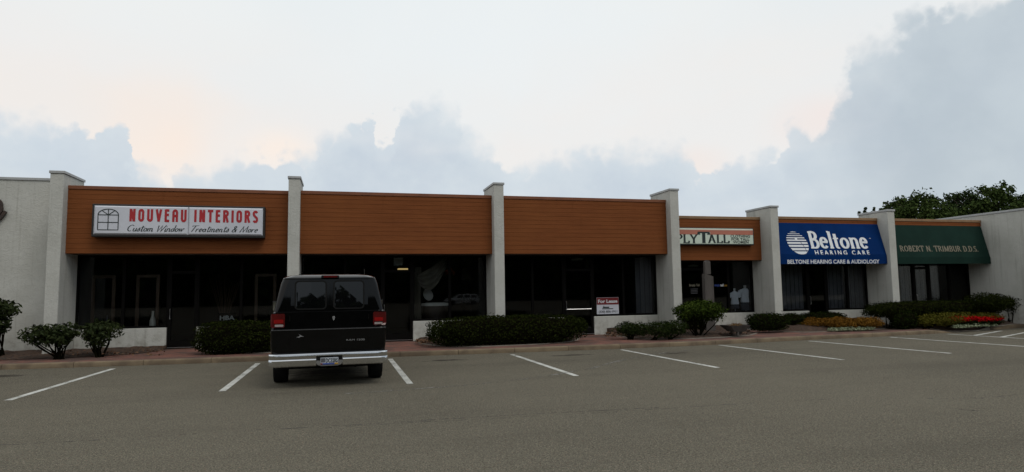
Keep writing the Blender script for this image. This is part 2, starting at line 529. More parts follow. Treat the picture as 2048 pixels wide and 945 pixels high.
class MB:
    def __init__(s):
        s.v, s.f = [], []

    def add(s, vs, fs):
        k = len(s.v)
        s.v += [tuple(v) for v in vs]
        s.f += [tuple(i + k for i in f) for f in fs]
        return s

    def box(s, x0, x1, y0, y1, z0, z1, bev=0.):
        if bev <= 0:
            return s.add([(x0, y0, z0), (x1, y0, z0), (x1, y1, z0), (x0, y1, z0), (x0, y0, z1), (x1, y0, z1), (x1, y1, z1), (x0, y1, z1)],
                         [(0, 3, 2, 1), (4, 5, 6, 7), (0, 1, 5, 4), (1, 2, 6, 5), (2, 3, 7, 6), (3, 0, 4, 7)])
        b = bev
        vs = []
        for (x, sx) in ((x0, 1), (x1, -1)):
            for (y, sy) in ((y0, 1), (y1, -1)):
                for (z, sz) in ((z0, 1), (z1, -1)):
                    vs += [(x, y + sy * b, z + sz * b), (x + sx * b, y, z + sz * b), (x + sx * b, y + sy * b, z)]
        ix = lambda i, j, k, c: ((i * 2 + j) * 2 + k) * 3 + c
        fs = []
        for i in (0, 1):
            q = [ix(i, 0, 0, 0), ix(i, 1, 0, 0), ix(i, 1, 1, 0), ix(i, 0, 1, 0)]
            fs.append(q if i else q[::-1])
            q = [ix(0, i, 0, 1), ix(1, i, 0, 1), ix(1, i, 1, 1), ix(0, i, 1, 1)]
            fs.append(q if not i else q[::-1])
            q = [ix(0, 0, i, 2), ix(1, 0, i, 2), ix(1, 1, i, 2), ix(0, 1, i, 2)]
            fs.append(q if i else q[::-1])
        for i in (0, 1):
            for j in (0, 1):
                fs.append([ix(i, j, 0, 0), ix(i, j, 1, 0), ix(i, j, 1, 1), ix(i, j, 0, 1)])
                fs.append([ix(i, 0, j, 0), ix(i, 1, j, 0), ix(i, 1, j, 2), ix(i, 0, j, 2)])
                fs.append([ix(0, i, j, 1), ix(1, i, j, 1), ix(1, i, j, 2), ix(0, i, j, 2)])
                for k in (0, 1):
                    fs.append([ix(i, j, k, 0), ix(i, j, k, 1), ix(i, j, k, 2)])
        return s.add(vs, fs)

    def tube(s, pts, rad, n=8, cap=True):
        pts = [Vector(p) for p in pts]
        rad = rad if hasattr(rad, '__len__') else [rad] * len(pts)
        rings = []
        for i, p in enumerate(pts):
            d = (pts[min(i + 1, len(pts) - 1)] - pts[max(i - 1, 0)]).normalized()
            a = d.cross(Vector((0, 0, 1)))
            if a.length < .05:
                a = d.cross(Vector((1, 0, 0)))
            a.normalize()
            b = d.cross(a)
            rings.append([p + (a * math.cos(2 * PI * k / n) + b * math.sin(2 * PI * k / n)) * rad[i] for k in range(n)])
        vs = [v for r in rings for v in r]
        fs = [(i * n + k, i * n + (k + 1) % n, (i + 1) * n + (k + 1) % n, (i + 1) * n + k) for i in range(len(pts) - 1) for k in range(n)]
        if cap:
            fs.append(tuple(range(n))[::-1])
            fs.append(tuple((len(pts) - 1) * n + k for k in range(n)))
        return s.add(vs, fs)

    def lathe(s, prof, c=(0, 0, 0), n=20, sy=1.):
        vs, fs = [], []
        for r, z in prof:
            for k in range(n):
                a = 2 * PI * k / n
                vs.append((c[0] + r * math.cos(a), c[1] + r * sy * math.sin(a), c[2] + z))
        m = len(prof)
        for i in range(m - 1):
            for k in range(n):
                fs.append((i * n + k, i * n + (k + 1) % n, (i + 1) * n + (k + 1) % n, (i + 1) * n + k))
        fs.append(tuple(range(n))[::-1])
        fs.append(tuple((m - 1) * n + k for k in range(n)))
        return s.add(vs, fs)

    def prism(s, outline, axis, a, b):
        """closed outline (u,v) extruded from a to b along axis: 'x' -> (y,z), 'y' -> (x,z), 'z' -> (x,y)"""
        def P(u, v, w):
            return {'x': (w, u, v), 'y': (u, w, v), 'z': (u, v, w)}[axis]
        k = len(outline)
        vs = [P(u, v, a) for u, v in outline] + [P(u, v, b) for u, v in outline]
        fs = [tuple(range(k)), tuple(range(2 * k - 1, k - 1, -1))]
        fs += [(i, i + k, (i + 1) % k + k, (i + 1) % k) for i in range(k)]
        return s.add(vs, fs)

    def build(s, name, m, parent=None, local=False, smooth=False, angle=None, kind=None):
        me = bpy.data.meshes.new(name)
        vs = s.v
        if parent is not None and not local:
            inv = root_matrix(parent).inverted()
            vs = [inv @ Vector(v) for v in vs]
        me.from_pydata([tuple(v) for v in vs], [], s.f)
        me.materials.append(m)
        import bmesh
        bm = bmesh.new()
        bm.from_mesh(me)
        if len(bm.faces) < 4000:
            bmesh.ops.recalc_face_normals(bm, faces=bm.faces)
        bm.to_mesh(me)
        bm.free()
        if smooth or angle:
            me.polygons.foreach_set('use_smooth', [True] * len(me.polygons))
            if angle:
                me.set_sharp_from_angle(angle=math.radians(angle))
        o = bpy.data.objects.new(name, me)
        COL.objects.link(o)
        if parent is not None:
            o.parent = parent
        if kind:
            o['kind'] = kind
        return o


def copy_tree(o, parent=None):
    c = o.copy()
    COL.objects.link(c)
    if parent is not None:
        c.parent = parent
    for ch in list(o.children):
        copy_tree(ch, c)
    return c


def rrect(x0, x1, z0, z1, r, k=5):
    o = []
    for cx, cz, a in ((x1 - r, z1 - r, 0), (x0 + r, z1 - r, 90), (x0 + r, z0 + r, 180), (x1 - r, z0 + r, 270)):
        for i in range(k + 1):
            b = math.radians(a + 90 * i / k)
            o.append((cx + r * math.cos(b), cz + r * math.sin(b)))
    return o


# ------------------------------------------------------------------ lettering
def arc(cx, cy, rx, ry, a0, a1, k=14):
    return [(cx + rx * math.cos(math.radians(a0 + (a1 - a0) * i / k)), cy + ry * math.sin(math.radians(a0 + (a1 - a0) * i / k))) for i in range(k + 1)]


def ribbon(pts, thick, thin):
    """a flat pen stroke; its width goes from thin (level) to thick (upright)"""
    P = [Vector(pts[0])]
    for p in pts[1:]:
        if (Vector(p) - P[-1]).length > .004:
            P.append(Vector(p))
    closed = len(P) > 3 and (P[0] - P[-1]).length < .004
    if closed:
        P = P[:-1]
    k = len(P)
    L, Rr = [], []
    for i in range(k):
        a = P[i - 1] if (closed or i > 0) else None
        b = P[(i + 1) % k] if (closed or i < k - 1) else None
        d1 = (P[i] - a).normalized() if a is not None else None
        d2 = (b - P[i]).normalized() if b is not None else None
        if d1 is None:
            d1 = d2
        if d2 is None:
            d2 = d1
        w = thin + (thick - thin) * (abs(d1.y) + abs(d2.y)) / 2
        nn = Vector((-(d1.y + d2.y), d1.x + d2.x))
        if nn.length < 1e-4:
            nn = Vector((-d1.y, d1.x))
        nn.normalize()
        c = max(.45, nn.dot(Vector((-d1.y, d1.x))))
        L.append(P[i] + nn * w / 2 / c)
        Rr.append(P[i] - nn * w / 2 / c)
    vs = L + Rr
    fs = [(i, (i + 1) % k, (i + 1) % k + k, i + k) for i in range(k if closed else k - 1)]
    return [tuple(v) for v in vs], fs


def sv(x, y0=0, y1=1, s=.09, both=True, top=True):
    o = [[(x, y0), (x, y1)]]
    return o


DECO = {
    'N': (.5, [[(.1, 0), (.1, 1)], [(.4, 0), (.4, 1)], [(.13, .97), (.37, .03)]]),
    'O': (.5, [arc(.25, .75, .15, .16, 0, 180, 10) + arc(.25, .25, .15, .16, 180, 360, 10) + [(.40, .75)]]),
    'U': (.5, [[(.1, 1), (.1, .26)] + arc(.25, .25, .15, .16, 180, 360, 10) + [(.4, .26), (.4, 1)]]),
    'V': (.5, [[(.07, 1), (.25, .02)], [(.43, 1), (.25, .02)]]),
    'E': (.42, [[(.1, 0), (.1, 1)], [(.1, .92), (.4, .92)], [(.1, .56), (.37, .56)], [(.1, .08), (.4, .08)]]),
    'A': (.5, [[(.1, 0), (.1, .75)] + arc(.25, .75, .15, .17, 180, 0, 10) + [(.4, .75), (.4, 0)], [(.1, .48), (.4, .48)]]),
    'I': (.22, [[(.11, 0), (.11, 1)]]),
    'T': (.46, [[(.23, 0), (.23, .86)], [(0, .92), (.46, .92)]]),
    'R': (.5, [[(.1, 0), (.1, 1)], [(.1, .92), (.26, .92)] + arc(.26, .74, .14, .18, 90, -90, 10) + [(.1, .56)], [(.26, .55), (.42, 0)]]),
    'S': (.48, [arc(.24, .75, .15, .17, 20, 180, 8) + [(.12, .62), (.37, .38)] + arc(.24, .25, .15, .17, 0, -160, 8)]),
}
SCR = {
    'C': (.62, [arc(.36, .5, .30, .46, 50, 300, 14)]),
    'u': (.44, [[(.06, .5), (.06, .16)] + arc(.19, .14, .13, .12, 180, 300, 6) + [(.34, .25), (.34, .5)], [(.34, .3), (.35, .05), (.44, .06)]]),
    's': (.32, [[(.0, .05), (.2, .52), (.26, .30), (.27, .12), (.18, .02), (.05, .06)]]),
    't': (.32, [[(.14, .85), (.14, .12), (.20, .02), (.32, .1)], [(0, .62), (.40, .66)]]),
    'o': (.40, [arc(.19, .26, .15, .23, 0, 360, 14), [(.30, .44), (.42, .40)]]),
    'm': (.66, [[(.05, 0), (.05, .48)], [(.05, .34)] + arc(.16, .36, .10, .12, 150, 0, 6) + [(.26, 0)], [(.26, .34)] + arc(.38, .36, .11, .12, 150, 0, 6) + [(.49, .1), (.56, .02), (.66, .1)]]),
    'W': (.84, [[(.02, .92), (.16, .02), (.42, .90), (.52, .02), (.84, .98)]]),
    'i': (.22, [[(.08, .5), (.08, .12), (.13, .02), (.22, .1)], [(.10, .70), (.11, .78)]]),
    'n': (.44, [[(.05, 0), (.05, .48)], [(.05, .32)] + arc(.18, .34, .12, .14, 150, 0, 6) + [(.30, .1), (.36, .02), (.44, .1)]]),
    'd': (.42, [arc(.17, .25, .14, .22, 0, 360, 14), [(.33, .98), (.33, .1), (.42, .06)]]),
    'w': (.56, [[(.04, .5), (.10, .05), (.24, .44), (.32, .05), (.46, .5), (.56, .46)]]),
    'T': (.60, [[(.02, .84), (.12, .94), (.78, .97)], [(.42, .95), (.22, .02)]]),
    'r': (.34, [[(.05, 0), (.06, .48)], [(.06, .30), (.18, .46), (.32, .46)]]),
    'e': (.38, [[(.06, .26), (.32, .30)] + arc(.19, .30, .13, .2, 0, 180, 8) + arc(.19, .22, .13, .2, 180, 320, 8)]),
    'a': (.44, [arc(.18, .25, .14, .22, 0, 360, 14), [(.33, .48), (.33, .1), (.44, .06)]]),
    '&': (.62, [[(.52, .02), (.16, .70)] + arc(.26, .78, .11, .15, 180, 0, 8) + [(.30, .58), (.08, .30)] + arc(.22, .20, .16, .18, 160, 330, 10) + [(.52, .46)]]),
    'M': (.88, [[(.02, .0), (.20, .92), (.40, .06), (.72, .95), (.78, .02)]]),
    ' ': (.30, []),
}


def fserif(x, y, w=.10):
    return [(x - w, y), (x + w, y)]


TH = .035
SER = {
    'P': (.60, [[(.14, 0), (.14, 1)], fserif(.14, TH), [(.02, 1 - TH), (.30, 1 - TH)] + arc(.30, .74, .22, .225, 90, -90) + [(.14, .515)]]),
    'L': (.58, [[(.14, 0), (.14, 1)], fserif(.14, 1 - TH), [(.02, TH), (.52, TH), (.54, .26)]]),
    'Y': (.72, [[(.36, 0), (.36, .46)], [(.10, .98), (.36, .44)], [(.36, .46), (.62, .98)], fserif(.10, 1 - TH), fserif(.62, 1 - TH), fserif(.36, TH)]),
    'T': (.68, [[(.34, 0), (.34, 1)], [(.03, .76), (.04, 1 - TH), (.64, 1 - TH), (.65, .76)], fserif(.34, TH)]),
    'A': (.74, [[(.12, .02), (.36, .97)], [(.36, .97), (.62, .02)], [(.2, .34), (.54, .34)], fserif(.11, TH), fserif(.62, TH)]),
    'R': (.70, [[(.14, 0), (.14, 1)], fserif(.14, TH), [(.02, 1 - TH), (.30, 1 - TH)] + arc(.30, .75, .20, .22, 90, -90) + [(.14, .53)], [(.32, .52), (.62, .02)], fserif(.63, TH, .07)]),
    'O': (.78, [arc(.39, .5, .29, .46, 0, 360, 22)]),
    'B': (.62, [[(.14, 0), (.14, 1)], [(.02, 1 - TH), (.28, 1 - TH)] + arc(.28, .76, .19, .21, 90, -90) + [(.14, .55)], [(.14, .52), (.30, .52)] + arc(.30, .28, .22, .245, 90, -90) + [(.02, TH)]]),
    'E': (.58, [[(.14, 0), (.14, 1)], [(.02, 1 - TH), (.50, 1 - TH), (.52, .80)], [(.14, .53), (.38, .53)], [(.02, TH), (.52, TH), (.54, .22)]]),
    'N': (.78, [[(.14, 0), (.14, 1)], [(.62, 0), (.62, 1)], [(.14, .97), (.62, .03)], fserif(.14, TH), fserif(.62, 1 - TH), fserif(.10, 1 - TH, .06)]),
    'I': (.30, [[(.15, 0), (.15, 1)], fserif(.15, TH), fserif(.15, 1 - TH)]),
    'M': (.92, [[(.14, 0), (.14, 1)], [(.78, 0), (.78, 1)], [(.14, .97), (.46, .05)], [(.46, .05), (.78, .97)], fserif(.14, TH), fserif(.78, TH)]),
    'U': (.74, [[(.14, 1), (.14, .30)] + arc(.37, .28, .23, .25, 180, 360) + [(.60, .30), (.60, 1)], fserif(.14, 1 - TH), fserif(.60, 1 - TH)]),
    'D': (.72, [[(.14, 0), (.14, 1)], [(.02, 1 - TH), (.28, 1 - TH)] + arc(.28, .5, .32, .465, 90, -90, 18) + [(.02, TH)]]),
    'S': (.52, [arc(.25, .74, .17, .215, 20, 190, 8) + [(.12, .62), (.38, .40)] + arc(.25, .26, .17, .215, 10, -160, 8)]),
    '.': (.20, [[(.1, 0), (.1, .12)]]),
    ' ': (.34, []),
    'e': (.56, [[(.11, .38), (.45, .38)] + arc(.28, .36, .18, .27, 10, 180, 10) + arc(.28, .30, .18, .255, 180, 325, 10)]),
    'l': (.32, [[(.16, 0), (.16, 1.02)], fserif(.16, TH, .12), [(.03, 1.0), (.16, 1.0)]]),
    't': (.40, [[(.17, .88), (.17, .14)] + arc(.27, .14, .10, .105, 180, 300, 6), [(.02, .60), (.36, .60)]]),
    'o': (.60, [arc(.30, .32, .21, .28, 0, 360, 18)]),
    'n': (.66, [[(.16, 0), (.16, .64)], [(.16, .46)] + arc(.33, .44, .17, .17, 160, 0, 8) + [(.50, 0)], fserif(.16, TH, .12), fserif(.50, TH, .12), [(.04, .62), (.16, .62)]]),
}


def stroke_text(text, font, thick, thin=None, gap=.10, shear=0.):
    thin = thick if thin is None else thin
    x = 0
    V, Fc, Z = [], [], []
    layer = 0
    cuts = []
    for ch in text:
        w, st = font[ch]
        for s in st:
            vs, fs = ribbon([(a + x, b) for a, b in s], thick, thin)
            k = len(V)
            V += [(a + shear * b, b) for a, b in vs]
            Z += [layer % 7] * len(vs)
            Fc += [tuple(i + k for i in f) for f in fs]
            layer += 1
        if ch == ' ':
            cuts.append(len(V))
        x += w + gap
    return V, Fc, Z, x - gap, cuts


def place_flat(name, V, Fc, Z, O, ux, uy, nrm, m, parent, local=False):
    """flat lettering: (a,b) -> O + a*ux + b*uy, each stroke a hair above the one before"""
    O, ux, uy, nrm = Vector(O), Vector(ux), Vector(uy), Vector(nrm)
    mb = MB()
    mb.v = [O + ux * a + uy * b + nrm * (.0035 + .0005 * z) for (a, b), z in zip(V, Z)]
    mb.f = Fc
    return mb.build(name, m, parent, local=local)


def fit_stroke(name, text, font, thick, O, x1, up, nrm, m, parent, thin=None, gap=.10, shear=0., local=False):
    """O = baseline start, x1 = baseline end, up = vector of the capital height"""
    V, Fc, Z, w, cuts = stroke_text(text, font, thick, thin, gap, shear)
    O, x1 = Vector(O), Vector(x1)
    for a, b in zip([0] + cuts, cuts + [len(V)]):       # one part per word
        if b > a:
            place_flat(name, V[a:b], [tuple(i - a for i in f) for f in Fc if a <= f[0] < b], Z[a:b], O, (x1 - O) / w, up, nrm, m, parent, local)


def font_mesh(text, bold=0.):
    c = bpy.data.curves.new('t', 'FONT')
    c.body = text
    c.size = 1
    c.offset = bold
    c.resolution_u = 3
    o = bpy.data.objects.new('t', c)
    COL.objects.link(o)
    dg = bpy.context.evaluated_depsgraph_get()
    me = o.evaluated_get(dg).to_mesh()
    V = [(v.co.x, v.co.y) for v in me.vertices]
    Fc = [tuple(p.vertices) for p in me.polygons]
    o.evaluated_get(dg).to_mesh_clear()
    bpy.data.objects.remove(o)
    bpy.data.curves.remove(c)
    return V, Fc


def fit_font(name, text, O, x1, up, nrm, m, parent, bold=.012, local=False, cap=.73, word_gap=.2):
    V, Fc = font_mesh(text, bold)
    a = np.array(V)
    lo, hi = a[:, 0].min(), a[:, 0].max()
    V = [((x - lo) / (hi - lo), y / cap) for x, y in V]
    O, x1 = Vector(O), Vector(x1)
    # one part per word: cut where the gap between glyphs is wide
    iv = sorted((min(V[i][0] for i in f), max(V[i][0] for i in f)) for f in Fc)
    cuts, right = [], iv[0][1]
    for a, b in iv:
        if a - right > word_gap / (hi - lo):
            cuts.append((a + right) / 2)
        right = max(right, b)
    for a, b in zip([-9] + cuts, cuts + [9]):
        fs = [f for f in Fc if a < V[f[0]][0] < b]
        ix = {i: k for k, i in enumerate(sorted({i for f in fs for i in f}))}
        place_flat(name, [V[i] for i in ix], [tuple(ix[i] for i in f) for f in fs], [0] * len(ix), O, x1 - O, up, nrm, m, parent, local)


# ------------------------------------------------------------------ foliage
def leaf_mesh(name, m, P, Nn, L, Wd, parent=None, local=False, kind=None, curl=.25):
    k = len(P)
    Nn = Nn / np.linalg.norm(Nn, axis=1)[:, None]
    r = rng.normal(size=(k, 3))
    T = np.cross(Nn, r)
    T /= np.linalg.norm(T, axis=1)[:, None] + 1e-9
    B = np.cross(Nn, T)
    L = (L * rng.uniform(.7, 1.3, k))[:, None]
    Wd = (Wd * rng.uniform(.7, 1.3, k))[:, None]
    a = P - T * L * .5
    b = P + B * Wd * .5 + Nn * Wd * curl
    c = P + T * L * .5
    d = P - B * Wd * .5 + Nn * Wd * curl
    V = np.stack([a, b, c, d], 1).reshape(-1, 3)
    if parent is not None and not local:
        inv = np.array(root_matrix(parent).inverted())
        V = V @ inv[:3, :3].T + inv[:3, 3]
    me = bpy.data.meshes.new(name)
    me.vertices.add(4 * k)
    me.vertices.foreach_set('co', V.astype(np.float32).ravel())
    me.loops.add(4 * k)
    me.loops.foreach_set('vertex_index', np.arange(4 * k, dtype=np.int32))
    me.polygons.add(k)
    me.polygons.foreach_set('loop_start', np.arange(0, 4 * k, 4, dtype=np.int32))
    me.materials.append(m)
    me.update(calc_edges=True)
    me.validate()
    o = bpy.data.objects.new(name, me)
    COL.objects.link(o)
    if parent is not None:
        o.parent = parent
    if kind:
        o['kind'] = kind
    return o


def lump(D, seed, f=3., amp=.12):
    """cheap smooth bumps over directions"""
    r = np.random.default_rng(seed)
    s = np.zeros(len(D))
    for i in range(7):
        k = r.normal(size=3) * f * (1 + .35 * i)
        s += np.sin(D @ k + r.uniform(0, 6.28)) / (1 + .3 * i)
    return 1 + amp * s / 2.2


def blob_leaves(blobs, dens, shell=.35, amp=.10, freq=3., pw=2., out=.7, up=.25, jit=.9):
    """sample leaf positions in super-ellipsoid shells. blobs = (cx,cy,cz,rx,ry,rz)"""
    PP, NN = [], []
    for j, (cx, cy, cz, rx, ry, rz) in enumerate(blobs):
        area = (rx * ry + ry * rz + rx * rz) * 4.2
        k = max(30, int(area * dens))
        D = rng.normal(size=(k, 3))
        D /= np.linalg.norm(D, axis=1)[:, None]
        q = (np.abs(D) ** pw).sum(1) ** (-1 / pw)
        rad = q * lump(D, j * 13 + int(abs(cx) * 100) % 97, freq, amp) * (1 - np.abs(rng.normal(size=k)) * shell * .5)
        PP.append(np.array([cx, cy, cz]) + D * rad[:, None] * np.array([rx, ry, rz]))
        n0 = D / np.array([rx, ry, rz]) * min(rx, ry, rz)
        n0 /= np.linalg.norm(n0, axis=1)[:, None]
        NN.append(n0 * out + np.array([0, 0, up]) + rng.normal(size=(k, 3)) * jit * .5)
    return np.concatenate(PP), np.concatenate(NN)


def core(mb, cx, cy, cz, rx, ry, rz, pw=2., n=14):
    vs, fs = [], []
    for i in range(n // 2 + 1):
        a = PI * i / (n // 2)
        for k in range(n):
            b = 2 * PI * k / n
            d = np.array([math.sin(a) * math.cos(b), math.sin(a) * math.sin(b), math.cos(a)])
            q = (np.abs(d) ** pw).sum() ** (-1 / pw)
            vs.append((cx + d[0] * q * rx, cy + d[1] * q * ry, cz + d[2] * q * rz))
    for i in range(n // 2):
        for k in range(n):
            fs.append((i * n + k, i * n + (k + 1) % n, (i + 1) * n + (k + 1) % n, (i + 1) * n + k))
    mb.add(vs, fs)


def ground_scale(P):
    return FOC / (P - EYE).dot(_F)


# ------------------------------------------------------------------ SETTING: ground, kerb, pavement, beds
g = MB()
g.add([(-600, -600, 0), (600, -600, 0), (600, 600, 0), (-600, 600, 0)], [(0, 1, 2, 3)])
g.build('parking_lot', M['asphalt'], kind='structure')

KX = [(-16, 18.0), (-7.5, 17.42), (-4.3, 17.10), (-1.6, 16.97), (1.5, 16.70), (5.5, 16.50), (9.9, 16.42), (13, 16.74), (16, 16.9), (19.7, 17.25), (22.6, 17.84), (25, 18.38), (30, 18.6)]
_kx = np.array([k[0] for k in KX])
_ky = np.array([k[1] for k in KX])


def kerb_y(x):
    r = np.linspace(-.8, .8, 9)
    return float(np.mean(np.interp(x + r, _kx, _ky)))


kb = MB()
KP = [(0, 0), (.0, .078), (.012, .104), (.045, .120), (.16, .120), (.16, 0)]
x = -15.
RAMP0, RAMP1 = 19.3, 22.5


def kerb_seg(mb, xa, xb, h0=1., h1=1.):
    m = len(KP)
    st = 4
    vs = []
    for i in range(st + 1):
        xx = xa + (xb - xa) * i / st
        h = h0 + (h1 - h0) * i / st
        y0 = kerb_y(xx)
        vs += [(xx, y0 + a, max(b * h, .0)) for a, b in KP]
    fs = [(i * m + j, i * m + j + 1, (i + 1) * m + j + 1, (i + 1) * m + j) for i in range(st) for j in range(m - 1)]
    fs += [tuple(range(m)), tuple(st * m + j for j in range(m))[::-1]]
    mb.add(vs, fs)


while x < 30:
    x2 = min(x + 1.5, 30)
    if x2 <= RAMP0 + .01 or x >= RAMP1:
        kerb_seg(kb, x + .006, x2 - .006)
    elif x < RAMP0:
        kerb_seg(kb, x + .006, RAMP0)
    x = x2
kerb_seg(kb, RAMP0 + .01, RAMP0 + .9, 1., .12)
kb.build('kerb', M['kerb'], kind='structure', angle=35)
kf = MB()
kerb_seg(kf, RAMP1 - .75, RAMP1 - .02, .15, 1.)
kf.build('kerb_flare', M['edging'], kind='structure', angle=35)

sw = MB()
vs, fs = [], []
xs = np.linspace(-16, 30, 93)
ROWS = [.161, .42, .75, 99]
for xx in xs:
    y0 = kerb_y(xx)
    dip = 1.
    if RAMP0 < xx < RAMP1:
        dip = max(0., 1 - min((xx - RAMP0) / .9, (RAMP1 - xx) / .75, 1.))
    for r in ROWS:
        yy = 20.62 if r == 99 else y0 + r
        f = {.161: dip, .42: .3 + .7 * dip, .75: 1, 99: 1}[r]
        vs.append((xx, yy, .006 + .112 * f))
m = len(ROWS)
for i in range(len(xs) - 1):
    for j in range(m - 1):
        fs.append((i * m + j, (i + 1) * m + j, (i + 1) * m + j + 1, i * m + j + 1))
sw.add(vs, fs)
sw.build('brick_pavement', M['brick'], kind='structure')
rp = MB()          # the bricks of the dropped kerb, flush with the asphalt
xs = np.linspace(RAMP0 + .9, RAMP1 - .75, 8)
rp.add([(xx, kerb_y(xx) + d, .006) for xx in xs for d in (-.02, .160)], [(2 * i, 2 * i + 2, 2 * i + 3, 2 * i + 1) for i in range(7)])
rp.build('brick_ramp_lip', M['brick'], kind='structure')


def pave_z(xx, yy):
    dip = 1.
    if RAMP0 < xx < RAMP1:
        dip = max(0., 1 - min((xx - RAMP0) / .9, (RAMP1 - xx) / .75, 1.))
    r = yy - kerb_y(xx)
    f = float(np.interp(r, [.161, .42, .75], [dip, .3 + .7 * dip, 1.]))
    return .006 + .112 * f


def bed(name, front, back_y, rise, xb0=None, xb1=None, edge=True):
    F = [gz(px, py, .12) for px, py in front]
    fx = [p.x for p in F]
    u = np.linspace(0, 1, 46)
    s = np.concatenate([[0], np.cumsum([(F[i + 1] - F[i]).length for i in range(len(F) - 1)])])
    s /= s[-1]
    X = np.interp(u, s, fx)
    Y = np.interp(u, s, [p.y for p in F])
    xb0 = fx[0] if xb0 is None else xb0
    xb1 = fx[-1] if xb1 is None else xb1
    Xb = xb0 + (xb1 - xb0) * u
    V = np.linspace(0, 1, 16)
    vs, fs = [], []
    for i in range(46):
        for j, v in enumerate(V):
            bx_, by_ = X[i] + (Xb[i] - X[i]) * v, Y[i] + (back_y - Y[i]) * v
            z = pave_z(bx_, by_) + .012 + (rise + .02) * min(1, v * 1.6) + (.045 if .02 < v else 0) * min(1, v * 6) * rng.uniform(.3, 1.4)
            vs.append((bx_, by_, z))
    for i in range(45):
        for j in range(15):
            fs.append((i * 16 + j, (i + 1) * 16 + j, (i + 1) * 16 + j + 1, i * 16 + j + 1))
    MB().add(vs, fs).build(name, M['mulch'], kind='structure')
    if edge:
        e = MB()
        k = len(u)
        vs, fs = [], []
        for i in range(k):
            a = Vector((X[min(i + 1, k - 1)] - X[max(i - 1, 0)], Y[min(i + 1, k - 1)] - Y[max(i - 1, 0)])).normalized()
            nx, ny = a.y, -a.x
            for d, z in ((0, .14), (0, .166), (.055, .166), (.055, .14)):
                vs.append((X[i] + nx * d, Y[i] + ny * d, pave_z(X[i] + nx * d, Y[i] + ny * d) + z - .146))
        for i in range(k - 1):
            for j in range(3):
                fs.append((i * 4 + j, i * 4 + j + 1, (i + 1) * 4 + j + 1, (i + 1) * 4 + j))
        e.add(vs, fs).build('bed_edging', M['edging'], kind='structure')


bed('planting_bed', [(-260, 733), (0, 721.5), (150, 715.5), (255, 710), (318, 703), (333, 699)], 20.43, .03, edge=False)
bed('planting_bed', [(392, 695), (410, 703), (460, 707), (545, 706), (620, 703), (690, 694)], 20.43, .03, -4.0, .7)
bed('planting_bed', [(832, 681), (842, 688), (880, 693), (960, 694), (1060, 690), (1120, 686), (1150, 682), (1157, 678)], 20.43, .03, 2.4, 8.0)
bed('planting_bed', [(1205, 667), (1240, 674), (1300, 679), (1380, 678), (1450, 675), (1500, 671), (1512, 667)], 20.43, .13, 8.5, 12.9)
bed('planting_bed', [(1488, 655), (1515, 660), (1560, 664), (1620, 665), (1700, 662), (1770, 658), (1788, 655)], 20.43, .18, 13.4, 19.6)
bed('planting_bed', [(1735, 652), (1790, 653), (1830, 656.5), (1890, 657.5), (1950, 655.5), (2000, 652), (2030, 648)], 20.43, .2, 19.65, 24.9)

# painted bay lines, cracks and scuffs: sheets a few millimetres up
ln = MB()


def strip(mb, pts, w, z):
    P = [Vector((p.x, p.y)) for p in pts]
    vs = []
    for i in range(len(P)):
        d = (P[min(i + 1, len(P) - 1)] - P[max(i - 1, 0)]).normalized()
        q = Vector((-d.y, d.x)) * (w[i] if hasattr(w, '__len__') else w) / 2
        vs += [(P[i].x + q.x, P[i].y + q.y, z), (P[i].x - q.x, P[i].y - q.y, z)]
    mb.add(vs, [(2 * i, 2 * i + 1, 2 * i + 3, 2 * i + 2) for i in range(len(P) - 1)])


LINES = [(226.5, 738, 15.5, 801.5), (516, 727.3, 444, 783.3), (780.3, 718.4, 820.3, 768.6), (1024, 709.5, 1152.8, 752.5),
         (1243.4, 700.2, 1435.7, 736), (1439, 690.9, 1686.8, 720.4), (1618, 682.6, 1901.8, 707.4), (1780.7, 675, 2120, 698.5), (1895, 668.8, 2240, 689)]
for a in LINES:
    P0, P1 = gz(a[0], a[1]), gz(a[2], a[3])
    P0.y = min(P0.y, kerb_y(P0.x) - .03)
    strip(ln, [P0, P1], .115, .004)
for a in ((1950, 671.6, 2003, 662.5), (2003, 675, 2052, 665.5)):
    strip(ln, [gz(a[0], a[1]), gz(a[2], a[3])], .11, .0075)
ln.build('parking_lines', M['paint'], kind='structure')
ck = MB()
for line, w in (([(-200, 905), (0, 891), (230, 879), (470, 863), (700, 851), (900, 838), (1100, 827), (1350, 814)], .022),
                ([(1800, 795), (1880, 798), (1960, 797), (2048, 789), (2100, 782)], .030), ([(1900, 818), (1935, 821), (1965, 823)], .05),
                ([(600, 860), (800, 847), (980, 838), (1200, 826), (1420, 812), (1700, 796)], .016)):
    P = [gz(*p) for p in line]
    Q = []
    for i in range(len(P) - 1):
        for k in range(8):
            q = P[i].lerp(P[i + 1], k / 8)
            Q.append(Vector((q.x + rng.normal() * .008, q.y + rng.normal() * .008, 0)))
    strip(ck, Q, [w * rng.uniform(.5, 1.5) for _ in Q], .003)
ck.build('pavement_cracks', M['crack'], kind='structure')
sc = MB()
P = [gz(*p) for p in [(690, 788), (800, 781), (900, 774), (1000, 765), (1100, 752), (1180, 738), (1240, 722), (1300, 710), (1390, 700)]]
Q = [P[i].lerp(P[i + 1], k / 8) for i in range(len(P) - 1) for k in range(8)]
strip(sc, Q, .13, .0055)
sc.build('tyre_scuff', M['scuff'], kind='structure')

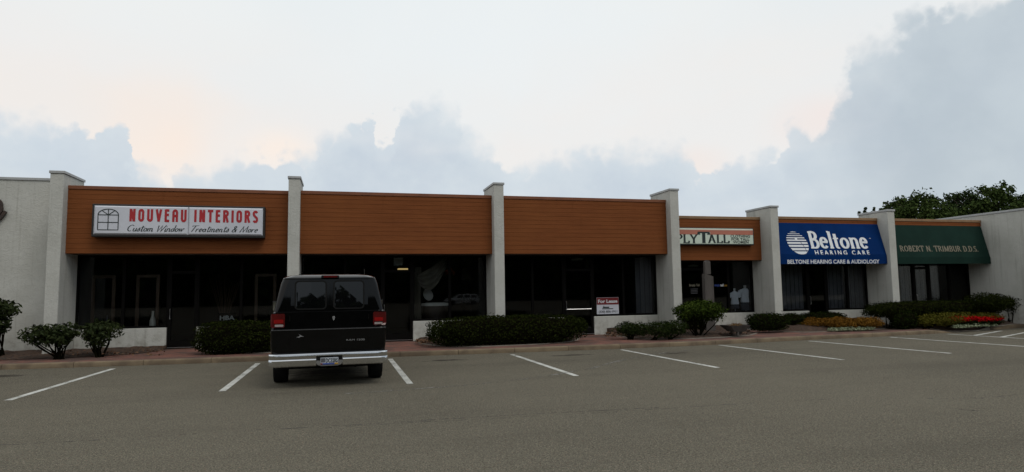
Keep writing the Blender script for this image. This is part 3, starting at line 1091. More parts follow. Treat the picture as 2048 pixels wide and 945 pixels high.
# ------------------------------------------------------------------ BUILDINGS
WF, WB = 19.3, 20.7               # front and back of the wing walls
YF, YS = 19.6, 20.45              # fascia face, storefront face
WX = [-7.28, -1.30, 4.80, 10.94, 14.87, 19.98]
WINGS = [(5.0, 'white stucco wing wall at the far left, beside the windowless white building'),
         (5.05, 'white stucco wing wall rising behind the parked black van'),
         (5.05, 'white stucco wing wall behind the long clipped hedge, between two plain orange fascias'),
         (5.03, 'white stucco wing wall between the lease sign window and the lower mint sign shop'),
         (4.53, 'white stucco wing wall between the mint sign and the blue awning'),
         (4.49, 'white stucco wing wall between the blue awning and the green awning')]
for wx, (h, lab) in zip(WX, WINGS):
    t = thing('wing_wall', lab, 'wall', (wx, WF, 0), group='white stucco wing walls between the shops')
    MB().box(wx - .16, wx + .16, WF, WB, -.05, h - .075, .012).build('wall', M['stucco'], t)
    c = MB()
    c.box(wx - .185, wx + .185, WF - .025, WB + .02, h - .073, h, .008)
    c.build('cap', M['coping'], t)


def pxX(px, py=600, Y=YS):
    return gy(px, py, Y).x


def shop(label, x0, x1, ztop, zbot, yf, knees, panes, doors, ztrim=None, fascia_z0=None, handle=None, blinds=(), glazed_to=None):
    t = thing('shop_unit', label, 'shop', ((x0 + x1) / 2, YS, 0), group='shop units of the strip mall')
    xa, xb = x0 + .162, x1 - .162
    fz0 = zbot if fascia_z0 is None else fascia_z0
    zg = zbot if glazed_to is None else glazed_to
    # fascia of lapped boards
    f = MB()
    nb = max(2, round((ztop - .1 - fz0) / .137))
    h = (ztop - .1 - fz0) / nb
    for i in range(nb):
        z0, z1 = fz0 + i * h, fz0 + (i + 1) * h
        f.add([(xa, yf + .008, z0), (xb, yf + .008, z0), (xb, yf, z0 + .004), (xa, yf, z0 + .004), (xb, yf + .004, z1), (xa, yf + .004, z1)],
              [(0, 1, 2, 3), (3, 2, 4, 5)])
    f.add([(xa, yf + .14, fz0), (xb, yf + .14, fz0), (xb, yf + .14, ztop - .1), (xa, yf + .14, ztop - .1), (xa, yf + .008, fz0), (xb, yf + .008, fz0), (xa, yf + .004, ztop - .1), (xb, yf + .004, ztop - .1)],
          [(0, 1, 2, 3), (0, 1, 5, 4), (3, 2, 7, 6)])
    fo = f.build('fascia', M['siding'], t)
    MB().box(xa, xb, yf - .018, yf + .16, ztop - .098, ztop, .006).build('cap_trim', ztrim or M['trim'], fo)
    MB().box(xa, xb, yf + .142, YS + .14, zg + .004, zg + .10).build('soffit', M['soffit'], t)
    MB().box(x0 + .01, x1 - .01, yf + .163, 36, ztop - .22, ztop - .06).build('roof', M['roofing'], t)
    w = MB()
    w.box(x0 + .01, x0 + .155, WB + .01, 35.9, -.05, ztop - .225)
    w.box(x1 - .155, x1 - .01, WB + .01, 35.9, -.05, ztop - .225)
    w.box(x0 + .157, x1 - .157, 35.75, 35.9, -.05, ztop - .225)
    w.build('wall', M['stucco'], t)
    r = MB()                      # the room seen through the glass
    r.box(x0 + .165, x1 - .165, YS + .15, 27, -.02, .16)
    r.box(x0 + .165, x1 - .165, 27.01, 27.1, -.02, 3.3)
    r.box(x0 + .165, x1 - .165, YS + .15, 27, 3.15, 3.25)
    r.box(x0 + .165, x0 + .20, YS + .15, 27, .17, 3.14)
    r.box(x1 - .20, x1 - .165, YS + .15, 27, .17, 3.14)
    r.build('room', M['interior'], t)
    if zg < 3.1:
        MB().box(xa, xb, YS + .01, YS + .14, zg + .105, 3.14).build('header', M['bronze'], t)
    for (ka, kb_) in knees:
        MB().box(ka, kb_, YS - .03, YS + .14, -.03, .735, .015).build('knee_wall', M['stucco'], t)
    for p in panes:
        pa, pb = p[0], p[1]
        zb = .738
        gl = MB()
        gl.box(pa + .035, pb - .035, YS + .058, YS + .066, zb + .05, zg - .05)
        go = gl.build('window', M['glass'], t)
        q = MB()
        q.box(pa + .002, pa + .038, YS + .01, YS + .11, zb, zg)
        q.box(pb - .038, pb - .002, YS + .01, YS + .11, zb, zg)
        q.box(pa + .039, pb - .039, YS + .012, YS + .108, zb, zb + .055)
        q.box(pa + .039, pb - .039, YS + .012, YS + .108, zg - .055, zg)
        q.build('frame', M['bronze'], go)
    for d in doors:
        da, db = d[0], d[1]
        q = MB()
        q.box(da + .003, da + .085, YS + .01, YS + .11, .165, zg)
        q.box(db - .085, db - .003, YS + .01, YS + .11, .165, zg)
        q.box(da + .086, db - .086, YS + .012, YS + .108, .185, .36)
        q.box(da + .086, db - .086, YS + .012, YS + .108, 2.28, 2.36)
        q.box(da + .086, db - .086, YS + .012, YS + .108, zg - .06, zg)
        do = q.build('door', M['bronze'], t)
        gl = MB()
        gl.box(da + .08, db - .08, YS + .058, YS + .066, .34, 2.29)
        gl.box(da + .08, db - .08, YS + .058, YS + .066, 2.35, zg - .05)
        gl.build('glass', M['glass'], do)
        MB().box(da + .0, db - .0, YS - .02, YS + .13, .150, .164).build('threshold', M['steel'], do)
        hx = da + .07 if d[2] == 'l' else db - .07
        hb = MB()
        hb.tube([(hx, YS - .005, .98), (hx, YS - .05, .98), (hx, YS - .05, 1.26), (hx, YS - .005, 1.26)], .011, 6)
        if len(d) > 3:
            hb.tube([(hx, YS - .0, .99), (hx, YS - .045, .995), (db - .1, YS - .045, .995), (db - .1, YS, .99)], .012, 6)
        hb.build('handle', M['steel'], do)
    for (ba, bb, bz0, bz1) in blinds:
        b = MB()
        k = max(3, int((bb - ba) / .09))
        for i in range(k):
            xx = ba + (bb - ba) * (i + .5) / k
            b.box(xx - .041, xx + .041, YS + .17 + .012 * (i % 2), YS + .174 + .012 * (i % 2), bz0, bz1)
        b.build('blind', M['blind'], t)
    return t


X = pxX
s1 = shop('shop with the long white sign on its orange fascia, left of the van', WX[0], WX[1], 4.66, 2.815, YF,
          [(WX[0] + .162, X(335)), (X(394), WX[1] - .162)],
          [(WX[0] + .162, X(246)), (X(246), X(336)), (X(395), X(482)), (X(482), WX[1] - .162)], [(X(336), X(395), 'l')])
s2 = shop('shop with bare orange fascia and draped window, partly behind the black van', WX[1], WX[2], 4.68, 2.815, YF,
          [(WX[1] + .162, X(764)), (X(826), WX[2] - .162)],
          [(WX[1] + .162, X(690)), (X(690), X(764)), (X(826), X(900)), (X(900), WX[2] - .162)], [(X(764), X(826), 'l')])
s3 = shop('empty shop with bare orange fascia and a lease sign in the window', WX[2], WX[3], 4.68, 2.82, YF,
          [(WX[2] + .162, X(1128)), (X(1187), WX[3] - .162)],
          [(WX[2] + .162, X(1066)), (X(1066), X(1128)), (X(1187), X(1248)), (X(1248), WX[3] - .162)], [(X(1128), X(1187), 'l', 1)],
          blinds=[(X(1276), X(1309), .8, 2.74)])
Y4 = 19.9
s4 = shop('narrow clothing shop with dressed mannequins under the mint coloured sign', WX[3], WX[4], 4.18, 2.62, Y4,
          [(X(1410), WX[4] - .162)], [(X(1410), X(1459)), (X(1459), WX[4] - .162)], [(WX[3] + .165, X(1410), 'r')], ztrim=M['trim_tan'])
s5 = shop('hearing care shop under the blue awning with pale blinds', WX[4], WX[5], 4.21, 3.96, 19.8,
          [(WX[4] + .162, X(1617)), (X(1656), WX[5] - .162)],
          [(WX[4] + .162, X(1617)), (X(1656), X(1698)), (X(1698), WX[5] - .162)], [(X(1617), X(1656), 'l')], ztrim=M['trim_tan'], glazed_to=2.75,
          blinds=[(WX[4] + .25, X(1614), .8, 2.7), (X(1659), X(1695), .8, 2.7), (X(1701), WX[5] - .22, .8, 2.7)])
s6 = shop('dentist office under the green awning at the right end', WX[5], 25.10, 4.21, 3.96, 19.8,
          [(WX[5] + .162, X(1831)), (X(1863), 25.1 - .162)],
          [(WX[5] + .162, X(1831)), (X(1863), X(1903)), (X(1903), 25.1 - .162)], [(X(1831), X(1863), 'l')], ztrim=M['trim_tan'], glazed_to=2.75,
          blinds=[(X(1811), X(1828), .8, 2.7), (X(1835), X(1859), .4, 2.26), (X(1866), X(1900), .8, 2.7)])
# lights and fittings inside
q = MB()
q.lathe([(.02, 0), (.22, .0), (.27, .05), (.22, .09), (.05, .11)], (gy(1154, 519, 23.0).x, 23.0, gy(1154, 521, 23.0).z), 20, .6)
q.build('ceiling_light', M['lamp_off'], s3)
q = MB()
a, b = gy(797, 540, 23.2), gy(816, 537, 23.2)
q.box(a.x, b.x, 23.2, 23.6, a.z, b.z)
q.build('ceiling_light', M['lamp_on'], s2)
a, b = gy(787, 532, 20.9), gy(806, 514, 20.9)
ex = MB().box(a.x, b.x, 20.85, 21.0, a.z, b.z, .01).build('alarm_box', M['lamp_off'], s2)
q = MB()
q.lathe([(.02, 0), (.20, .0), (.25, .05), (.05, .09)], (gy(1386, 530, 22.5).x, 22.5, gy(1386, 534, 22.5).z), 20, .6)
q.build('ceiling_light', M['lamp_off'], s4)

# left and right neighbours
t = thing('neighbour_building', 'windowless white stucco building at the left edge carrying a black script letter', 'building', (-11.5, YS, 0))
MB().box(-24, WX[0] - .162, YS, 36, -.05, 4.90).build('wall', M['stucco'], t)
MB().box(-24.03, WX[0] - .163, YS - .03, 36.03, 4.902, 4.98, .008).build('cap', M['coping'], t)
t = thing('neighbour_building', 'plain white stucco building jutting forward at the right edge, past the green awning', 'building', (31, 20, 0))
MB().box(24.94, 42, 15.2, 36, -.05, 4.40).build('wall', M['stucco'], t)
MB().box(24.91, 42.03, 15.17, 36.03, 4.402, 4.48, .008).build('cap', M['coping'], t)

# script letter on the left wall
lt = MB()
eC = gy(0, 424, 20.40)
for k, pth in enumerate([[(-.55, -.30), (-.40, -.10)] + arc(-.02, .16, .22, .30, 250, 350, 8)[2:] + arc(-.02, .22, .20, .22, 350, 540, 10) + arc(.0, .0, .26, .30, 170, 320, 10) + [(.32, .02)]]):
    vs, fs = ribbon(pth, .10, .055)
    base_ = [(eC.x - .12 + a * .8, b * .8 + eC.z) for a, b in vs]
    n0 = len(base_)
    lt.add([(a, 20.36, b) for a, b in base_] + [(a, 20.42, b) for a, b in base_], fs + [tuple(i + n0 for i in f[::-1]) for f in fs] + [(f[i], f[(i + 1) % 4], f[(i + 1) % 4] + n0, f[i] + n0) for f in fs for i in (0, 2)])
for dx, dz in ((-.12, .20), (-.12, -.20)):
    lt.tube([(eC.x + dx, 20.42, eC.z + dz), (eC.x + dx, 20.449, eC.z + dz)], .015, 6)
tag(lt.build('wall_letter', M['brown_letter']), 'dark script letter mounted on the white wall at the left edge', 'letter')

# ------------------------------------------------------------------ SIGNS AND AWNINGS
UP = Vector((0, 0, 1))
TO = Vector((0, -1, 0))
YN = 19.33
a, b = gy(182, 473, YN), gy(530, 412, YN)
zb = (gy(182, 473, YN).z + gy(529, 477, YN).z) / 2
zt = (gy(183, 408, YN).z + gy(531, 414, YN).z) / 2
sg = thing('sign_box', 'long white sign box with red capitals and an arched window drawing', 'sign', ((a.x + b.x) / 2, YN, zb))
MB().box(a.x, b.x, YN, YF - .003, zb, zt, .012).build('frame', M['black'], sg)
fx0, fx1, fz0, fz1 = a.x + .055, b.x - .05, zb + .065, zt - .05
xm = gy(377, 440, YN).x


def panel(x0, x1, z0, z1, y, m, par, name='panel', e=.035, dp=.03):
    q = MB()
    q.add([(x0, y, z0), (x1, y, z0), (x1, y, z1), (x0, y, z1), (x0 + e, y - dp, z0 + e), (x1 - e, y - dp, z0 + e), (x1 - e, y - dp, z1 - e), (x0 + e, y - dp, z1 - e)],
          [(0, 1, 5, 4), (1, 2, 6, 5), (2, 3, 7, 6), (3, 0, 4, 7), (4, 5, 6, 7)])
    return q.build(name, m, par)


pa = panel(fx0, xm - .004, fz0, fz1, YN - .002, M['sign_white'], sg)
pb = panel(xm + .004, fx1, fz0, fz1, YN - .002, M['sign_white'], sg)
YL = YN - .032


def base_pts(px0, py0, px1, py1, Y):
    """baseline ends on a plane Y, levelled"""
    p, q = gy(px0, py0, Y), gy(px1, py1, Y)
    z = (p.z + q.z) / 2
    return Vector((p.x, Y, z)), Vector((q.x, Y, z))


def cap_h(px, py_top, py_bot, Y):
    return gy(px, py_top, Y).z - gy(px, py_bot, Y).z


O, E1 = base_pts(258.5, 443.6, 373, 444.5, YL)
h = cap_h(316, 419, 444, YL)
fit_stroke('lettering', 'NOUVEAU', DECO, .20, O, E1, UP * h, TO, M['red'], pa, gap=.24)
O, E1 = base_pts(388, 445, 516, 446, YL)
fit_stroke('lettering', 'INTERIORS', DECO, .20, O, E1, UP * h, TO, M['red'], pb, gap=.22)
O, E1 = base_pts(252, 463, 366, 464.0, YL)
h2 = cap_h(316, 450.5, 463.5, YL)
fit_stroke('script_lettering', 'Custom Window', SCR, .115, O, E1, UP * h2, TO, M['ink'], pa, thin=.06, gap=.03, shear=.35)
O, E1 = base_pts(379, 464, 514, 465.5, YL)
fit_stroke('script_lettering', 'Treatments & More', SCR, .115, O, E1, UP * h2, TO, M['ink'], pb, thin=.06, gap=.03, shear=.35)
# the drawing of an arched window
w0, w1 = gy(195, 460, YL), gy(237.5, 419, YL)
wd, hh = w1.x - w0.x, w1.z - w0.z
V, Fc, Z = [], [], []
for k, s in enumerate([[(0, 0), (1, 0)], [(0, 0), (0, .72)], [(1, 0), (1, .72)], [(.5, 0), (.5, 1)], [(0, .36), (1, .36)], [(0, .72), (1, .72)],
                       arc(.5, .72, .5, .28, 0, 180, 18), [(.5, .72), (.18, .93)], [(.5, .72), (.82, .93)]]):
    vs, fs = ribbon([(p[0] * wd, p[1] * hh) for p in s], .022, .022)
    n0 = len(V)
    V += vs
    Z += [k % 7] * len(vs)
    Fc += [tuple(i + n0 for i in f) for f in fs]
place_flat('window_drawing', V, Fc, Z, (w0.x, YL, w0.z), (1, 0, 0), (0, 0, 1), TO, M['ink'], pa)

# mint sign
YM = 19.72
a, b = gy(1352, 494, YM), gy(1507, 457, YM)
x0 = WX[3] + .19
zb = gy(1507, 491, YM).z
zt = b.z
sg = thing('sign_box', 'mint sign box with salmon band and black serif letters, tucked behind a wing wall', 'sign', ((x0 + b.x) / 2, YM, zb))
MB().box(x0, b.x, YM, Y4 - .003, zb, zt, .012).build('frame', M['black'], sg)
fa = panel(x0 + .03, b.x - .035, zb + .035, zt - .03, YM - .002, M['mint'], sg, e=.012, dp=.012)
YL = YM - .016
H = zt - zb
# salmon band with the notch round the tall T
tx0, tx1 = gy(1398, 466, YL).x, gy(1419, 466, YL).x
z1, z2 = zb + H * .60, zt - .085
bd = MB()
bd.box(x0 + .045, tx0 - .03, YL - .002, YL + .003, z1, z2)
bd.box(tx1 + .03, b.x - .05, YL - .002, YL + .003, z1, z2)
bd.box(tx0 - .03, tx1 + .03, YL - .002, YL + .003, zb + H * .735, z2)
bd.build('band', M['salmon'], fa)
MB().box(x0 + .045, b.x - .05, YL - .001, YL + .003, z2 + .006, zt - .045).build('band_edge', M['cream'], fa)
TO3 = TO
O, E1 = base_pts(1352, 486.5, 1396, 486.5, YL)
h = cap_h(1380, 469, 486.5, YL)
fit_stroke('lettering', 'PLY', SER, .17, O, E1, UP * h, TO, M['ink'], fa, thin=.06, gap=.03)
O, E1 = base_pts(1397, 486.5, 1419, 486.5, YL)
fit_stroke('lettering', 'T', SER, .20, O, E1, UP * cap_h(1408, 464.5, 486.5, YL), TO, M['ink'], fa, thin=.07)
O, E1 = base_pts(1416, 486.5, 1459, 486.5, YL)
fit_stroke('lettering', 'ALL', SER, .17, O, E1, UP * h, TO, M['ink'], fa, thin=.06, gap=.03)
for txt, xa, xb, yb, yt in (('CLOTHING', 1461, 1500, 475.5, 470), ('FOR TALL', 1463, 1499, 481.5, 476.3), ('WOMEN', 1466, 1497, 487.3, 482)):
    O, E1 = base_pts(xa, yb, xb, yb, YL)
    fit_font('small_lettering', txt, O, E1, UP * cap_h(1480, yt, yb, YL), TO, M['ink'], fa, bold=.02)


def awning(label, xa, xb, m, zt_, yt, zm, ym, zv):
    t = thing('awning', label, 'awning', ((xa + xb) / 2, yt, zm))
    c = MB()
    k = 24
    vs, fs = [], []
    for i in range(k + 1):
        xx = xa + (xb - xa) * i / k
        sag = .012 * math.sin(i / k * PI * 6) ** 2
        for j in range(7):
            v = j / 6
            vs.append((xx, yt + (ym - yt) * v + sag * math.sin(v * PI), zt_ + (zm - zt_) * v))
    fs = [(i * 7 + j, (i + 1) * 7 + j, (i + 1) * 7 + j + 1, i * 7 + j + 1) for i in range(k) for j in range(6)]
    c.add(vs, fs)
    for xx in (xa, xb):
        c.add([(xx, yt, zt_), (xx, ym, zm), (xx, yt, zm)], [(0, 1, 2)])
    co = c.build('canopy', m, t)
    v = MB()
    v.box(xa, xb, ym - .012, ym - .004, zv, zm + .004)
    v.box(xa, xa + .008, ym - .003, yt, zv, zm - .002)
    v.box(xb - .008, xb, ym - .003, yt, zv, zm - .002)
    va = v.build('valance', m, t)
    fr = MB()
    for xx in np.linspace(xa + .05, xb - .05, 4):
        fr.tube([(xx, yt, zm + .03), (xx, ym + .04, zm + .02)], .012, 6)
        fr.tube([(xx, yt + .01, zt_ - .22), (xx, ym + .08, zm + .02)], .014, 6)
    fr.tube([(xa + .03, ym + .04, zm + .02), (xb - .03, ym + .04, zm + .02)], .014, 6)
    fr.build('frame', M['steel'], t)
    return t, co, va


def slope(yt, zt_, ym, zm):
    d = Vector((0, yt - ym, zt_ - zm)).normalized()
    nn = Vector((0, -d.z, d.y))
    return d, nn


ax0, ax1 = WX[4] + .17, WX[5] - .17
yt, zt_, ym, zm, zv = 19.79, 3.975, 19.46, 2.80, 2.455
t5, c5, v5 = awning('blue canvas awning with a striped white egg emblem and white lettering', ax0, ax1, M['blue'], zt_, yt, zm, ym, zv)
d5, n5 = slope(yt, zt_, ym, zm)
P0 = Vector((0, ym, zm)) + n5 * .004


def on_awn(px, py):
    return hit(px, py, P0, n5)


def base_awn(px0, px1, py):
    p, q = on_awn(px0, py), on_awn(px1, py)
    y, z = (p.y + q.y) / 2, (p.z + q.z) / 2
    return Vector((p.x, y, z)), Vector((q.x, y, z))


O, E1 = base_awn(1622, 1739, 497.5)
hB = (on_awn(1640, 465.5) - on_awn(1640, 497.5)).length
fit_stroke('lettering', 'Beltone', SER, .19, O, E1, d5 * hB, n5, M['white_letter'], c5, thin=.085, gap=.01)
O, E1 = base_awn(1631, 1740, 510)
fit_font('lettering', 'H E A R I N G   C A R E', O, E1, d5 * (on_awn(1680, 501.5) - on_awn(1680, 510)).length, n5, M['white_letter'], c5, bold=.025, word_gap=.6)
O, E1 = base_awn(1738, 1741, 478)
fit_font('trade_mark', 'TM', O, E1, d5 * .03, n5, M['white_letter'], c5)
p, q = gy(1575, 527.5, ym - .014), gy(1759, 527.5, ym - .014)
z = (p.z + q.z) / 2
fit_font('valance_lettering', 'BELTONE HEARING CARE & AUDIOLOGY', (p.x, ym - .014, z), (q.x, ym - .014, z), UP * cap_h(1660, 519.5, 527.5, ym), TO, M['white_letter'], v5, bold=.02)
# the emblem: an egg cut into slats that thicken downward, a star hole and a curved gap
cE = on_awn(1595, 486.5)
rX = on_awn(1615.5, 486.5).x - on_awn(1575.5, 486.5).x
rZ = (on_awn(1595, 465) - on_awn(1595, 509)).length
V, Fc, Z = [], [], []
edges = [(.0, .03), (.085, .11), (.165, .195), (.25, .295), (.35, .41), (.46, .535), (.585, .67), (.72, .82), (.865, 1.0)]
for (u0, u1) in edges:
    for k in range(5):
        va_, vb_ = u0 + (u1 - u0) * k / 5, u0 + (u1 - u0) * (k + 1) / 5
        def hw(u):
            return .5 * math.sqrt(max(0, 1 - ((u - .5) / .5) ** 2)) + .001
        def tilt(u):
            return (u - .5) * .20
        for sgn in (0, 1):
            def span(u):
                cut = .12 + .16 * math.sin((u - .35) * 3.0) * (1 if u > .35 else .3)
                l, r = -hw(u), hw(u)
                if u > .42:
                    return (l, min(r, cut - .012)) if sgn == 0 else (max(l, cut + .012), r)
                return (l, 0) if sgn == 0 else (0, r)
            la, ra = span(va_)
            lb, rb = span(vb_)
            if ra <= la or rb <= lb:
                continue
            n0 = len(V)
            V += [((la + tilt(va_)) * rX, (.5 - va_) * rZ), ((ra + tilt(va_)) * rX, (.5 - va_) * rZ), ((rb + tilt(vb_)) * rX, (.5 - vb_) * rZ), ((lb + tilt(vb_)) * rX, (.5 - vb_) * rZ)]
            Fc.append((n0, n0 + 1, n0 + 2, n0 + 3))
            Z += [0] * 4
n0 = len(V)
st = arc(-.03 * rX, .175 * rZ, .065 * rX, .075 * rZ, 0, 360, 14)[:-1]
V += st
Z += [3] * len(st)
Fc.append(tuple(range(n0, n0 + len(st))))
place_flat('emblem', V, Fc, Z, cE, (1, 0, 0), d5, n5, M['white_letter'], c5)

gx0, gx1 = WX[5] + .17, 24.90
yt, zt_, ym, zm, zv = 19.79, 3.96, 19.50, 2.70, 2.445
t6, c6, v6 = awning('dark green canvas awning with tan serif lettering', gx0, gx1, M['green'], zt_, yt, zm, ym, zv)
d6, n6 = slope(yt, zt_, ym, zm)
P0, n5 = Vector((0, ym, zm)) + n6 * .004, n6
O, E1 = base_awn(1801, 1957, 503.5)
fit_stroke('lettering', 'ROBERT N. TRIMBUR D.D.S.', SER, .17, O, E1, d6 * (on_awn(1880, 493) - on_awn(1880, 503.5)).length, n6, M['tan_letter'], c6, thin=.085, gap=.05)

# lease sign inside the glass
YI = YS + .045
a, b = gy(1194, 629, YI), gy(1237, 595, YI)
ls = thing('lease_sign', 'red and white lease sign in the window of the empty shop', 'sign', ((a.x + b.x) / 2, YI, a.z))
a.z = max(a.z, .80)
Hs = b.z - a.z
MB().box(a.x, b.x, YI, YI + .008, a.z, b.z).build('board', M['sign_white'], ls)
MB().box(a.x + .004, b.x - .004, YI - .003, YI - .001, a.z + Hs * .565, b.z - .006).build('header', M['lease_red'], ls)
wS = b.x - a.x
fit_font('lettering', 'For Lease', (a.x + .06 * wS, YI - .003, a.z + Hs * .68), (b.x - .06 * wS, YI - .003, a.z + Hs * .68), UP * Hs * .20, TO, M['white_letter'], ls, bold=.03)
fit_font('lettering', '(330) 856-1911', (a.x + .08 * wS, YI, a.z + Hs * .085), (b.x - .08 * wS, YI, a.z + Hs * .085), UP * Hs * .13, TO, M['ink'], ls, bold=.03)
lg = MB()
for i, (u0, u1, w0_, w1_) in enumerate(((.30, .34, .45, .50), (.27, .56, .36, .44), (.24, .74, .29, .34))):
    lg.box(a.x + u0 * wS, a.x + u1 * wS, YI - .003 - .0004 * i, YI - .001, a.z + Hs * w0_, a.z + Hs * w1_)
lg.build('firm_mark', M['ink'], ls)

# HBA sign in the first shop
YI = YS + .13
a, b = gy(435, 644, YI), gy(473, 626, YI)
hs = thing('window_sign', 'small dark window sign with pale capitals above the left hedge', 'sign', ((a.x + b.x) / 2, YI, a.z))
MB().box(a.x, b.x, YI, YI + .01, a.z, b.z, .003).build('board', M['bronze'], hs)
fit_font('lettering', 'HBA', (a.x + .06, YI, a.z + .05), (b.x - .05, YI, a.z + .05), UP * (b.z - a.z) * .5, TO, M['lamp_off'], hs, bold=.03)
MB().box(a.x + .03, a.x + .19, YI - .003, YI - .001, a.z + .095, a.z + .108).build('bar', M['blind'], hs)
MB().box(a.x + .04, b.x - .04, YI + .003, YI + .2, .70, a.z).build('stand', M['bronze'], hs)

# shop lettering on the clothing shop glass
YG = YS + .054
for txt, xa, xb, yb, yt_, mk in (('Simply Tall', 1378, 1399, 573, 568, 'white_letter'), ('Open', 1382, 1391, 547, 544, 'blind'), ('Mon-Sat 10-6', 1381, 1396, 581, 578.5, 'blind'), ('Sunday 12-5', 1382, 1395, 584.5, 582, 'blind')):
    O, E1 = base_pts(xa, yb, xb, yb, YG)
    if txt in ('Simply Tall',):
        fit_font('glass_lettering', txt, O, E1, UP * cap_h(1390, yt_, yb, YG), TO, M['tan_letter'], s4, bold=.02)
lw = MB()
for i in range(4):
    p, q = gy(1381 + i % 2, 579 + i * 2.9, YG), gy(1396 - i % 2, 579 + i * 2.9, YG)
    lw.box(p.x, q.x, YG - .002, YG, p.z, p.z + .018)
lw.build('opening_hours', M['blind'], s4)
for txt, xa, xb, mk in (('simply', 1429, 1439.5, 'plate_blue'), ('tall', 1440.5, 1447, 'white_letter'), ('.com', 1448, 1457, 'plate_gold')):
    O, E1 = base_pts(xa, 573, xb, 573, YG)
    fit_font('glass_lettering', txt, O, E1, UP * cap_h(1440, 568, 573, YG), TO, M[mk], s4, bold=.02)

# ------------------------------------------------------------------ THINGS IN THE WINDOWS
for (xa, xb, yt_, Yd, lab) in ((184, 232, 551, 21.0, 'tall brown framed mirror leftmost in the first shop window'),
                               (273, 320, 550, 21.0, 'tall brown framed mirror behind the white vase'),
                               (510, 553, 548, 21.0, 'tall brown framed mirror in the window beside the black van')):
    A, B = gy(xa, yt_, Yd), gy(xb, yt_, Yd)
    t = thing('framed_mirror', lab, 'mirror', ((A.x + B.x) / 2, Yd, .16), group='tall framed mirrors in the first shop')
    f = MB()
    f.box(A.x, A.x + .09, Yd, Yd + .05, .17, A.z, .006)
    f.box(B.x - .09, B.x, Yd, Yd + .05, .17, A.z, .006)
    f.box(A.x + .091, B.x - .091, Yd, Yd + .05, A.z - .09, A.z, .006)
    f.box(A.x + .091, B.x - .091, Yd, Yd + .05, .17, .26, .006)
    f.build('frame', M['wood'], t)
    MB().box(A.x + .085, B.x - .085, Yd + .02, Yd + .03, .25, A.z - .08).build('mirror_glass', M['tint'], t)
# low display shelf the window goods stand on
dsh = MB()
dsh.box(WX[0] + .25, X(330), YS + .17, YS + .45, .60, .66, .005)
dsh.box(WX[0] + .3, WX[0] + .35, YS + .2, YS + .42, .16, .6)
dsh.box(X(326) - .05, X(326), YS + .2, YS + .42, .16, .6)
tag(dsh.build('display_shelf', M['dark_wood']), 'low dark display shelf under the white vase', 'shelf')
vx = gy(305.5, 640, YS + .3)
vs_ = MB().lathe([(.05, 0), (.075, .02), (.085, .16), (.08, .28), (.04, .40), (.028, .52), (.035, .55), (.025, .55)], (vx.x, YS + .3, .662), 16)
tag(vs_.build('vase', M['porcelain'], angle=40), 'slim white vase standing in the first shop window', 'vase')
sb = gy(222, 640, YS + .3)
bt = MB().lathe([(.045, 0), (.05, .02), (.05, .16), (.02, .30), (.016, .44), (.02, .45)], (sb.x - .1, YS + .3, .662), 12)
tag(bt.build('bottle', M['blind'], angle=40), 'thin grey bottle in the window behind the left shrubs', 'bottle')
# twigs in a pot
tx = gy(449, 640, 21.2)
t = thing('twig_arrangement', 'tall bare twigs fanning from a dark pot behind the small dark sign', 'plant', (tx.x, 21.2, .16))
MB().lathe([(.12, 0), (.17, .05), (.2, .4), (.15, .62), (.17, .66), (.12, .66)], (tx.x, 21.2, .165), 18).build('pot', M['dark_wood'], t, angle=40)
tw = MB()
for i in range(12):
    dx = -.42 + .84 * i / 11
    tw.tube([(tx.x + dx * .1, 21.2, .75), (tx.x + dx * .6, 21.2 + rng.normal() * .05, 1.5), (tx.x + dx * 1.1, 21.2 + rng.normal() * .1, 2.1 + rng.uniform(-.2, .2))], [.01, .008, .004], 5)
tw.build('twigs', M['wood'], t)
# little things on the wall shelf right in the first shop
for k, (px, py) in enumerate(((535, 590), (543, 588))):
    p = gy(px, py, 20.95)
# draped window of the second shop
Yd = YS + .22
dr = MB()
nx_, nz_ = 40, 14
p0, p1 = gy(836, 548, Yd), gy(893, 520, Yd)
vs, fs = [], []
for i in range(nx_ + 1):
    u = i / nx_
    for j in range(nz_ + 1):
        v = j / nz_
        topz = p0.z + .0 + (2.72 - p0.z) * min(1, u * 1.15) ** 1.3
        botz = p0.z - .55 * math.sin(PI * min(1, .18 + u * .82)) + (2.45 - p0.z) * u ** 2.6
        vs.append((p0.x + (p1.x - p0.x) * u, Yd + .03 * math.sin(v * 22 + u * 3), topz + (botz - topz) * v))
for i in range(nx_):
    for j in range(nz_):
        fs.append((i * (nz_ + 1) + j, (i + 1) * (nz_ + 1) + j, (i + 1) * (nz_ + 1) + j + 1, i * (nz_ + 1) + j + 1))
dt = thing('window_drape', 'cream swag curtain draped beside the door of the second shop', 'curtain', (p0.x, Yd, .8))
dr.add(vs, fs).build('swag', M['drape'], dt, smooth=True)
tl = MB()
q0, q1 = gy(828, 600, Yd), gy(843, 600, Yd)
vs, fs = [], []
for i in range(29):
    u = i / 28
    for j, z in enumerate((2.45, 1.9, 1.3, .78)):
        wv = .5 + .5 * (1 if j in (0, 3) else .75)
        vs.append((q0.x + (q1.x - q0.x) * (.5 + (u - .5) * wv), Yd + .02 + .025 * math.sin(u * 28), z))
fs = [(i * 4 + j, (i + 1) * 4 + j, (i + 1) * 4 + j + 1, i * 4 + j + 1) for i in range(28) for j in range(3)]
tl.add(vs, fs).build('tail', M['drape'], dt, smooth=True)
